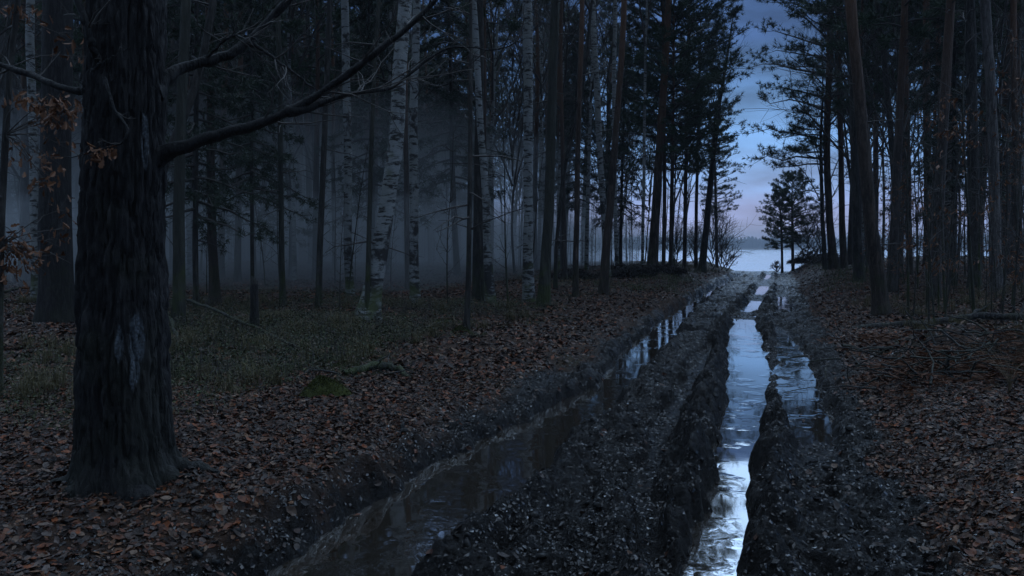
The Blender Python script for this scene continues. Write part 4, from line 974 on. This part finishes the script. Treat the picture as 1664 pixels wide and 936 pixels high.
log_px('fallen_branch', 'short mossy log end in the leaves right of the moss mound', [(560, 612, 10, .03), (600, 604, 15, .05), (640, 606, 12, .06), (665, 616, 6, .02)], 'log', M_GREEN, sub=((20, (1, -.5, .2), .3),))
log_px('fallen_branch', 'dead stick lying between trees beyond the broken stump', [(425, 520, 5, .05), (450, 517, 5, .06), (475, 520, 4, .04)], 'branch', M_DARK)
log_px('fallen_branch', 'low dead branch reaching in from the left border', [(-20, 500, 5, .25), (30, 487, 4, .3), (75, 485, 3, .32), (120, 490, 2, .3)], 'branch', M_DARK)
def stump():
    B = ground_at(414, 546); mb = MB(); g = np.random.default_rng(3); z = np.linspace(-.1, .84, 16); r = .068 * (1 + .3 * np.exp(-np.clip(z, 0, 1) / .1))
    r = r * (1 - .12 * z)
    def disp(Pp, th, rr): return rr[:, None] * noise3(np.cos(th)[None] * 2 + 0 * Pp[:, 2:3], np.sin(th)[None] * 2 + 0 * Pp[:, 2:3], Pp[:, 2:3] * 4, 5) * .18
    tube(mb, np.c_[.01 * z, 0 * z, z], r, 14, 0, disp)
    V_ = mb.V[0]; V_[-15:-1, 2] += g.uniform(-.07, .09, 14); V_[-1, 2] -= .06
    root = obj('broken_stump', None, loc=B, label='knee high broken black stump standing in leaves left of the misty trunks', cat='stump'); obj('trunk', mb.mesh('trunk', [M_OAK]), root)
    mb = MB()
    for _ in range(7):
        a = g.uniform(0, 6.28); p = np.array([.05 * math.cos(a), .05 * math.sin(a), .78]); tube(mb, [p, p + [0, 0, .07], p + [g.normal(0, .01), g.normal(0, .01), .08 + g.uniform(.02, .09)]], [.014, .01, .002], 4, 0)
    obj('splinters', mb.mesh('splinters', [M_LOG]), root)
stump()
def moss_mound(px, py, rx, ry, h, label, seed):
    b = ground_at(px, py); n = 40; mb = MB(); th = np.arange(48) * 2 * math.pi / 48; rs = np.linspace(0, 1, 16); V_ = []
    for r_ in rs:
        prof = h * (1 - r_ ** 2.2) - .04 * r_
        nn = noise2(np.cos(th) * r_ * 3 + seed, np.sin(th) * r_ * 3, seed) * .22 + noise2(np.cos(th) * r_ * 9, np.sin(th) * r_ * 9 + seed, seed + 3) * .12
        V_.append(np.c_[np.cos(th) * rx * r_ * (1 + .1 * np.cos(3 * th)), np.sin(th) * ry * r_, prof * (1 + nn)])
    V_ = np.concatenate(V_); i = np.arange(15)[:, None] * 48; j = np.arange(48)[None]; Qs = np.stack([i + j, i + 48 + j, i + 48 + (j + 1) % 48, i + (j + 1) % 48], -1).reshape(-1, 4)
    mb.add(V_, Qs, None, 0); g = np.random.default_rng(seed); k = g.integers(0, len(V_), 2600); P0 = V_[k] + g.normal(0, .008, (2600, 3)); tufts(mb, P0, np.tile([0, 0, 1.], (2600, 1)), 2, .022, .006, 0, .8)
    obj('moss_mound', mb.mesh('moss_mound', [M_MOSS], False), loc=b, label=label, cat='moss mound')
moss_mound(527, 640, .27, .2, .15, 'round green moss mound on the leaf litter left of the puddle', 3)
moss_mound(748, 541, .22, .15, .10, 'yellowish moss cushion at the foot of the slim black tree', 5)
moss_mound(560, 597, .3, .12, .05, 'flat mossy hump behind the round moss mound', 7)
moss_mound(716, 524, .5, .25, .07, 'low mossy cushion left of the slim black tree', 9)
moss_mound(640, 548, .45, .25, .06, 'thin moss carpet in front of the leaning birch', 10)
moss_mound(585, 531, .25, .2, .12, 'mossy root hump left of the leaning birch foot', 8)

# ------------------------------------------------------------------ clods of mud along the track
def clods():
    g = np.random.default_rng(8); mb = MB(); n = 900
    base = np.array([[1, 0, 0], [0, 1, 0], [-1, 0, 0], [0, -1, 0], [.6, .6, .7], [-.6, .6, .7], [-.6, -.6, .7], [.6, -.6, .7], [0, 0, 1.0]], float)
    Tt = [[0, 1, 4], [1, 2, 5], [2, 3, 6], [3, 0, 7], [4, 1, 5], [5, 2, 6], [6, 3, 7], [7, 0, 4], [4, 5, 8], [5, 6, 8], [6, 7, 8], [7, 4, 8]]
    vv_ = 2.5 + 30 * g.random(n) ** 1.7; uu_ = g.choice([-1.5, -.55, .55, 1.35, 1.9, 0], n) + g.normal(0, .22, n)
    y = (vv_ * NRM - SL * (uu_ * NRM)) / (1 + SL * SL); x = -1.2 + SL * y + uu_ * NRM
    z = height(x, y)
    ok = z > WLEV + .02
    for a, b, c in zip(x[ok], y[ok], z[ok]):
        s = g.uniform(.008, .034) ; V_ = base * s * g.uniform(.6, 1.4, 3) + g.normal(0, s * .18, base.shape); t_ = g.uniform(0, 6.28); ct, st_ = math.cos(t_), math.sin(t_)
        V_ = np.c_[V_[:, 0] * ct - V_[:, 1] * st_, V_[:, 0] * st_ + V_[:, 1] * ct, V_[:, 2] - s * .1] + [a, b, c]
        mb.add(V_, None, Tt, 0)
    obj('mud_clods', mb.mesh('mud_clods', [M_CLOD], True), kind='stuff', label='loose clods of wet mud strewn along the ruts', cat='mud')
M_CLOD = plain('clod_mud', (.007, .006, .005), .35, .4, 40, .25)
clods()

# ------------------------------------------------------------------ fallen leaves
PAL = np.array([(.17, .060, .028), (.10, .038, .020), (.19, .09, .045), (.05, .028, .020), (.13, .095, .08), (.22, .065, .022), (.08, .050, .038), (.03, .019, .015), (.22, .14, .095), (.035, .024, .019)])
MUDPAL = np.array([(.018, .014, .011), (.010, .008, .007), (.030, .021, .016), (.008, .007, .006)])
GREENPAL = np.array([(.055, .080, .026), (.085, .095, .034), (.10, .08, .042), (.035, .055, .022), (.13, .09, .05)])
M_SHRED = leafcol_mat('wet_shred', .2); M_SHRED.node_tree.nodes['Principled BSDF'].inputs['Specular IOR Level'].default_value = .62
def leaf_cloud(name, x, y, size, g, tilt=.35, detail=True, lift=.012, dark=1.0, label=None, material=None, pal=None, flatz=None):
    n = len(x); z = height(x, y) + lift * g.random(n)
    if flatz is not None: z = np.full(n, flatz)
    e = .04; nx = (height(x + e, y) - height(x - e, y)) / (2 * e); ny = (height(x, y + e) - height(x, y - e)) / (2 * e)
    if flatz is not None: nx = nx * 0; ny = ny * 0
    nv = np.c_[-nx, -ny, np.ones(n)] + g.normal(0, tilt, (n, 3)) * [1, 1, .3]; nv /= np.linalg.norm(nv, axis=1, keepdims=True)
    a = g.uniform(0, 6.28, n); d = np.c_[np.cos(a), np.sin(a), np.zeros(n)]; d -= nv * (d * nv).sum(1, keepdims=True); d /= np.linalg.norm(d, axis=1, keepdims=True); w = np.cross(nv, d)
    if detail:
        Y_ = np.array([-.5, -.28, -.05, .2, .5, .2, -.05, -.28, 0]); X_ = np.array([0, .20, .27, .22, 0, -.22, -.27, -.20, 0]); Z_ = np.array([.1, .10, .14, .12, .14, .12, .14, .10, 0])
        Tt = np.array([[k, (k + 1) % 8, 8] for k in range(8)])
    else:
        Y_ = np.array([-.5, 0, .5, 0]); X_ = np.array([0, .28, 0, -.28]); Z_ = np.array([0, .12, 0.04, .12]); Tt = np.array([[0, 1, 2], [0, 2, 3]])
    s = size * g.uniform(.4, 1.5, n); asp = g.uniform(.8, 1.35, n); cu = g.uniform(-1.2, 2.0, n)
    jit = g.uniform(.8, 1.2, (n, len(Y_)))
    Vv = (np.c_[x, y, z])[:, None] + s[:, None, None] * (d[:, None] * (Y_[None] * jit)[..., None] + w[:, None] * (X_[None] * jit)[..., None] * asp[:, None, None] + nv[:, None] * (Z_[None, :, None] * cu[:, None, None]))
    k = len(Y_); Ff = (np.arange(n)[:, None, None] * k + Tt[None]).reshape(-1, 3)
    pal = PAL if pal is None else pal; colr = pal[g.integers(0, len(pal), n)] * g.uniform(.4, 1.45, (n, 1)) * dark
    me = make_mesh(name, Vv.reshape(-1, 3), [Ff], material or M_LEAF, attrs={'tint': np.repeat(colr, k, 0)}, smooth=False)
    obj(name, me, kind='stuff', label=label or 'brown fallen leaves covering the forest floor beside the track', cat='leaves')
g = np.random.default_rng(44)
def sample(n, y0, y1, xa, xb, pw=1.5):
    y = g.uniform(y0 ** pw, y1 ** pw, n) ** (1 / pw); x = y * g.uniform(xa, xb, n); m = mudmask(x, y)
    gp = sst(.0, .35, fbm(x * .35, y * .35, 61, 3)); u, v = uv_of(x, y)
    p = (1 - m) * (1 - .45 * gp * (u < -4)); bare = sst(-.35, .1, fbm(x * 1.6, y * 1.6, 67, 2)); edge = np.clip((np.abs(u + .2) - 1.25) / .7, .2, 1)
    keep = g.random(n) < p * (.35 + .65 * bare) * edge
    keep &= height(x, y, False) > WLEV + .03
    return x[keep], y[keep]
x, y = sample(165000, 3.0, 10, -.72, .75, 1.7); leaf_cloud('fallen_leaves', x, y, .048, g, .32, True, .02)
x, y = sample(170000, 3.0, 9, -.72, .75, 1.8); leaf_cloud('leaf_fragments', x, y, .026, g, .4, False, .022, .8, 'crumbled leaf fragments and needles matted between the fallen leaves')
x, y = sample(230000, 10, 34, -.70, .72, 1.4); leaf_cloud('fallen_leaves', x, y, .080, g, .5, False, .03)
x, y = sample(60000, 34, 60, -.65, .70, 1.5); leaf_cloud('fallen_leaves', x, y, .13, g, .45, False)
# wet shreds of leaf and bark trodden into the mud, and whole leaves
def track_pts(n, pw, umin, umax, v0=2.2, v1=34):
    vv_ = v0 + v1 * g.random(n) ** pw; uu_ = g.uniform(umin, umax, n); y = (vv_ * NRM - SL * (uu_ * NRM)) / (1 + SL * SL); x = -1.2 + SL * y + uu_ * NRM
    return x, y, uu_
x, y, uu_ = track_pts(170000, 1.7, -2.2, 2.9)
zz = height(x, y); dn = fbm(x * 2.2, y * 2.2, 91, 3); k = (zz > WLEV + .004) & (g.random(len(x)) < .35 + .65 * sst(-.3, .2, dn)); leaf_cloud('trodden_litter', x[k], y[k], .025, g, .34, False, .006, 1.0, 'wet shreds of leaf and bark trodden into the mud of the track', M_SHRED, MUDPAL)
x, y, uu_ = track_pts(5200, 1.4, -1.9, 2.5)
zz = height(x, y); k = (zz > WLEV + .005) & (g.random(len(x)) < .25 + .75 * np.clip(np.abs(uu_ - .3) / 1.8, 0, 1) ** 2); leaf_cloud('trodden_leaves', x[k], y[k], .055, g, .2, True, .004, .6, 'dark wet leaves pressed into the mud of the track')
x, y, uu_ = track_pts(9000, 1.5, -1.8, 2.4)
zz = height(x, y); k = (zz < WLEV - .004) & (zz > WLEV - .07) & (g.random(len(x)) < .5 * sst(-.1, .4, fbm(x * 3, y * 3, 95, 3)) + .06)
leaf_cloud('floating_leaves', x[k], y[k], .045, g, .03, False, 0, .5, 'dark leaves and scum floating on the puddles in the ruts', flatz=WLEV + .003)

# ------------------------------------------------------------------ grass
def grass(name, x, y, hgt, wd, g, label, m, nb=1):
    n = len(x); z = height(x, y, False) - .01; a = g.uniform(0, 6.28, n); h = hgt * g.uniform(.35, 1.2, n); ln = g.uniform(.1, 1.1, n)
    d = np.c_[np.cos(a), np.sin(a), np.zeros(n)]; s = np.c_[-np.sin(a), np.cos(a), np.zeros(n)]; b = np.c_[x, y, z]
    mid = b + d * (h * ln * .3)[:, None] + np.c_[np.zeros(n), np.zeros(n), h * .65]; tip = b + d * (h * ln * .95)[:, None] + np.c_[np.zeros(n), np.zeros(n), h * (1.05 - .5 * ln)]
    Vv = np.stack([b - s * wd * .5, b + s * wd * .5, mid + s * wd * .4, mid - s * wd * .4, tip], 1).reshape(-1, 3); i = np.arange(n)[:, None] * 5
    me = make_mesh(name, Vv, [i + np.array([[0, 1, 2, 3]]), i + np.array([[3, 2, 4]])], m, smooth=False)
    obj(name, me, kind='stuff', label=label, cat='grass')
M_HEATH = plain('heath_blade', (.12, .10, .045), .6, .6, 1.5); M_GRASS = plain('grass_blade', (.085, .095, .038), .6, .6, 2.2); M_STRAW = plain('straw', (.13, .095, .055), .7, .5, 4); M_BRACKEN = plain('dead_bracken', (.11, .045, .020), .75, .5, 6)
def tuft_points(n, y0, y1, xa, xb, thr, per, spr, cond):
    y = g.uniform(y0 ** 1.5, y1 ** 1.5, n) ** (1 / 1.5); x = y * g.uniform(xa, xb, n); gp = fbm(x * .35, y * .35, 61, 3) ; u, v = uv_of(x, y)
    k = (gp + .15 * noise2(x * 2, y * 2, 9) > thr) & cond(x, y, u, v); x, y = x[k], y[k]
    x = np.repeat(x, per) + g.normal(0, spr, len(x) * per); y = np.repeat(y, per) + g.normal(0, spr, len(y) * per); return x, y
x, y = tuft_points(2600, 6.2, 24, -.7, .2, -.12, 22, .09, lambda x, y, u, v: (u < -3.4)); grass('grass', x, y, .11, .005, g, 'dark tufts of grass and herbs between the trees left of the track', M_GRASS)
x, y = tuft_points(1100, 9, 17, -.52, -.12, -.6, 26, .10, lambda x, y, u, v: (u < -4.2)); grass('grass', x, y, .15, .006, g, 'dense dark grass around the fallen branch behind the foreground trunk', M_GRASS)
x, y = tuft_points(330, 7.5, 20, -.62, .02, -.25, 80, .055, lambda x, y, u, v: (u < -3.8)); grass('heath_tufts', x, y, .30, .006, g, 'knee high tufts of brown green heath grass between the trees', M_HEATH)
x, y = tuft_points(130, 9, 22, .40, .66, -.3, 70, .06, lambda x, y, u, v: (u > 3.2)); grass('heath_tufts', x, y, .28, .006, g, 'tufts of dead heath grass on the right bank', M_HEATH)
x, y = tuft_points(900, 8, 30, .34, .72, .0, 16, .07, lambda x, y, u, v: (u > 3.0)); grass('grass', x, y, .20, .006, g, 'thin dry grass among the leaves right of the track', M_STRAW)
x, y = tuft_points(1300, 26, 54, .05, .5, -.5, 12, .12, lambda x, y, u, v: ((u > -6) & (u < -2.1)) | ((u > 2.7) & (u < 5))); grass('grass', x, y, .26, .014, g, 'low ragged grass fringing the far end of the track', M_GRASS)

x, y = tuft_points(2800, 6.0, 22, -.7, .12, -.15, 16, .10, lambda x, y, u, v: (u < -3.6)); leaf_cloud('bilberry_leaves', x, y, .030, g, .9, False, .14, 1.0, 'low dark green bilberry cover between the trees left of the track', None, GREENPAL)
x, y = tuft_points(700, 9, 20, .42, .72, .0, 16, .12, lambda x, y, u, v: (u > 3.2)); leaf_cloud('bilberry_leaves', x, y, .032, g, .9, False, .14, 1.0, 'low dark green herbs among the leaves right of the track', None, GREENPAL)
x, y = tuft_points(1500, 8.5, 19, -.50, .02, -.30, 30, .13, lambda x, y, u, v: (u < -4.0)); leaf_cloud('bilberry_leaves', x, y, .030, g, .9, False, .30, .8, 'knee high dark bilberry shrubs around the fallen branch', None, GREENPAL)
x, y = tuft_points(500, 8.5, 19, -.50, .02, -.30, 14, .11, lambda x, y, u, v: (u < -4.0)); grass('undergrowth_stems', x, y, .34, .005, g, 'thin dark stems of bilberry and dead herbs around the fallen branch', M_TWIG)
def bracken(px0, py0, px1, py1, label, n, seed, hh=.30, wid=.4):
    a, b = ground_at(px0, py0), ground_at(px1, py1); B = (a + b) / 2; B[2] = gz(B[0], B[1]); g = np.random.default_rng(seed); mb = MB()
    for _ in range(n):
        t_ = g.random(); p = a + (b - a) * t_ + np.array([g.normal(0, wid * .5), g.normal(0, wid * .5), 0]); p[2] = gz(p[0], p[1]) + g.uniform(0, hh * .6); az = g.uniform(0, 6.28); l = g.uniform(.3, .75)
        d = unit(np.array([math.cos(az), math.sin(az), g.uniform(-.1, .5)])); Pt = np.array([p + d * l * w + np.array([0, 0, -.35 * l * w * w]) for w in np.linspace(0, 1, 7)]) - B
        tube(mb, Pt, np.linspace(.004, .0015, 7), 3, 0)
        sd = unit(np.cross(d, [0, 0, 1.])); C, D = [], []
        for w in range(1, 7):
            for s in (-1, 1): C.append(Pt[w]); D.append((sd * s + d * .4) * 2.2)
        tufts(mb, C, D, 3, .13 , .022, 0, .5)
    obj('dead_bracken', mb.mesh('dead_bracken', [M_BRACKEN], False), loc=B, label=label, cat='bracken')
bracken(1470, 628, 1600, 572, 'rust brown collapsed bracken heaped on the right bank', 90, 1, .34, .4)
bracken(1625, 625, 1664, 560, 'tangle of dead fronds at the right border below the log', 40, 2)
bracken(1410, 552, 1480, 560, 'thin rusty bracken just below the left end of the log', 22, 3, .15)
def roots(px, py, Wd, Hh, n, label, seed):
    b = ground_at(px, py); g = np.random.default_rng(seed); mb = MB()
    for _ in range(n):
        p = np.array([g.normal(0, Wd * .4), g.normal(0, Wd * .3), g.uniform(-.03, Hh)]); d = unit(g.normal(0, 1, 3) * np.array([1.4, .8, .3])); l = g.uniform(.25, 1.1); Pt = [p]
        for w in range(6): d = unit(d + g.normal(0, .2, 3) + [0, 0, -.05]); Pt.append(Pt[-1] + d * l / 6)
        tube(mb, Pt, np.linspace(g.uniform(.005, .016), .002, 7), 5, 0)
    obj('brush_heap', mb.mesh('brush_heap', [M_LOG]), loc=b, label=label, cat='brush heap')
roots(1500, 618, 1.2, .34, 70, 'tangle of dark roots and sticks below the fallen log', 61)
roots(1625, 592, .9, .40, 70, 'tangle of sticks at the right border under the log', 62)
roots(590, 612, .7, .05, 14, 'scattered sticks beside the short mossy log', 63)
for (px, py, n_, H_, lb) in ((1640, 640, 16, .75, 'arching dry grass stalks at the right border'), (1600, 600, 12, .5, 'tuft of pale dry stalks on the bracken heap'), (1655, 590, 14, .8, 'tall dry stalks rising in front of the log')):
    b = ground_at(px, py); mb = MB(); g2 = np.random.default_rng(px)
    for _ in range(n_):
        az = g2.uniform(0, 6.28); ln = g2.uniform(.1, .8); h = H_ * g2.uniform(.5, 1.1); d = np.array([math.cos(az), math.sin(az), 0])
        tube(mb, [d * ln * h * w * w + np.array([0, 0, h * (w - .35 * ln * w * w)]) + g2.normal(0, .006, 3) for w in np.linspace(0, 1, 7)], np.linspace(.0035, .001, 7), 3, 0)
    obj('dry_stalks', mb.mesh('dry_stalks', [M_STRAW]), loc=b, label=lb, cat='dry grass')

# ------------------------------------------------------------------ far shore across the lake
def far_shore():
    g = np.random.default_rng(4); mb = MB()
    for row, (r0, hh) in enumerate(((1345, 15), (1375, 17), (1410, 19))):
        a = np.arange(-.55, .95, .0042)
        for t_ in a:
            r_ = r0 + g.normal(0, 7); c = np.array([math.sin(t_) * r_, math.cos(t_) * r_, 0]); h = hh * g.uniform(.82, 1.12) + 1.5 * noise2(t_ * 12, 0, 3); w = g.uniform(3, 5.2)
            zs = np.array([-1, .2, .5, .75, .9, 1.0]) * h; rad = np.array([.8, 1.0, 1.0, .78, .42, .05]) * w
            tube(mb, np.c_[np.full(6, c[0]) + g.normal(0, .4, 6), np.full(6, c[1]), zs + 1], rad, 7, 0)
    obj('far_shore_wood', mb.mesh('far_shore_wood', [plain('far_wood_foliage', (.05, .06, .05), .9, .4, .3)], False), kind='stuff', label='low blue grey wooded shore across the lake', cat='wood')
far_shore()

# ------------------------------------------------------------------ air
def box_volume(name, lo, hi, density, color, label, aniso=.0):
    x0, y0, z0 = lo; x1, y1, z1 = hi
    Vv = [(x0, y0, z0), (x1, y0, z0), (x1, y1, z0), (x0, y1, z0), (x0, y0, z1), (x1, y0, z1), (x1, y1, z1), (x0, y1, z1)]
    m = bpy.data.materials.new(name); m.use_nodes = True; t = m.node_tree; t.nodes.clear(); o = N(t, 'ShaderNodeOutputMaterial'); v = N(t, 'ShaderNodeVolumePrincipled')
    v.inputs['Density'].default_value = density; v.inputs['Color'].default_value = (*color, 1); v.inputs['Anisotropy'].default_value = aniso; L(t, v.outputs[0], o.inputs['Volume'])
    me = make_mesh(name, Vv, [np.array([[0, 3, 2, 1], [4, 5, 6, 7], [0, 1, 5, 4], [1, 2, 6, 5], [2, 3, 7, 6], [3, 0, 4, 7]])], m, smooth=False)
    obj(name, me, kind='stuff', label=label, cat='haze')
box_volume('haze', (-2100, -2100, -4.4), (2100, 2100, 34), .0007, (.75, .85, 1), 'thin blue evening haze over lake and wood')
def mist_bank(name, lo, hi, density, label):
    # closed prism following the track's left side
    x0, z0 = lo; pts = [(-95, 24), (9 - 9, 24), (22 - 9, 58), (-4, 112), (-95, 118)]
    z0, z1 = -2.2, hi
    k_ = hi * .6; pts = [(-80, 20 + k_), (-3, 21 + k_), (8, 50), (0, 84), (-30, 125 - k_), (-100, 125)]; z0 = z0 - hi * .01
    n = len(pts); Vv = [(a, b, z0) for a, b in pts] + [(a, b, z1) for a, b in pts]
    m = bpy.data.materials.new(name); m.use_nodes = True; t = m.node_tree; t.nodes.clear(); o = N(t, 'ShaderNodeOutputMaterial'); v = N(t, 'ShaderNodeVolumePrincipled')
    v.inputs['Density'].default_value = density; v.inputs['Color'].default_value = (.88, .94, 1, 1); v.inputs['Anisotropy'].default_value = .3; L(t, v.outputs[0], o.inputs['Volume'])
    me = bpy.data.meshes.new(name); me.from_pydata(Vv, [], [list(range(n))[::-1], list(range(n, 2 * n))] + [[k, (k + 1) % n, n + (k + 1) % n, n + k] for k in range(n)]); me.materials.append(m)
    obj(name, me, kind='stuff', label=label, cat='mist')
mist_bank('mist', (0, 0), 3.2, .050, 'thick blue ground mist hugging the forest floor left of the track')
mist_bank('mist', (0, 0), 6.5, .030, 'thin upper mist between the far trunks left of the track')

# ------------------------------------------------------------------ a label of its own for each crowd tree and sapling
LM = [(-60, 'left border of the picture'), (88, 'broad dark trunk'), (207, 'foreground trunk'), (288, 'dim birch'), (349, 'stout misty pine'), (414, 'broken stump'), (459, 'slim misty trunk'), (517, 'grey tilting trunk'), (569, 'white spotted birch'),
      (600, 'leaning birch'), (674, 'slender birch'), (758, 'slim black tree'), (797, 'speckled birch'), (860, 'upright white birch'), (890, 'grey green trunk'), (934, 'slim reddish pine'), (980, 'tilted pine'), (1060, 'red barked pine'),
      (1140, 'black curving pine'), (1230, 'lake gap'), (1354, 'sweeping pine'), (1431, 'leaning pine'), (1508, 'clean reddish pine'), (1584, 'black heavy trunk'), (1621, 'pale scaly trunk'), (1720, 'right border of the picture')]
ORD = ['first', 'second', 'third', 'fourth', 'fifth', 'sixth', 'seventh', 'eighth', 'ninth', 'tenth', 'eleventh', 'twelfth', 'thirteenth', 'fourteenth', 'fifteenth', 'sixteenth', 'seventeenth', 'eighteenth', 'nineteenth', 'twentieth', 'twenty first', 'twenty second', 'twenty third', 'twenty fourth', 'twenty fifth', 'twenty sixth', 'twenty seventh', 'twenty eighth', 'twenty ninth', 'thirtieth']
KW = {'pine_tree': 'pine', 'birch_tree': 'birch', 'bare_tree': 'bare tree', 'spruce_tree': 'spruce', 'sapling': 'thin sapling', 'oak_sapling': 'rusty oak'}
bins = {}
for o in COL.objects:
    if o.parent or 'group' not in o.keys() or 'photographer' in o['group']: continue
    kd = o.name.split('.')[0]
    if kd not in KW or o.location[1] < 1: continue
    px = CX + F * o.location[0] / (o.location[1] * cp)
    if px < -60 or px > 1720: continue
    a = max(i for i, (p, n_) in enumerate(LM) if p <= px); a = min(a, len(LM) - 2)
    Yo = o.location[1]; far = 'distant ' if Yo > 48 else ('' if Yo > 33 else ('nearer ' if Yo > 24 else 'close '))
    bins.setdefault((kd, a, far), []).append((px, o))
for (kd, a, far), lst in bins.items():
    lst.sort(key=lambda q: q[0])
    for i_, (px, o) in enumerate(lst):
        w = far + KW[kd]
        o['label'] = (ORD[min(i_, 29)] + ' ' if len(lst) > 1 else 'only ') + w + (' from left' if len(lst) > 1 else '') + ' between the ' + LM[a][1].replace(' of the picture', '') + ' and the ' + LM[a + 1][1].replace(' of the picture', '')
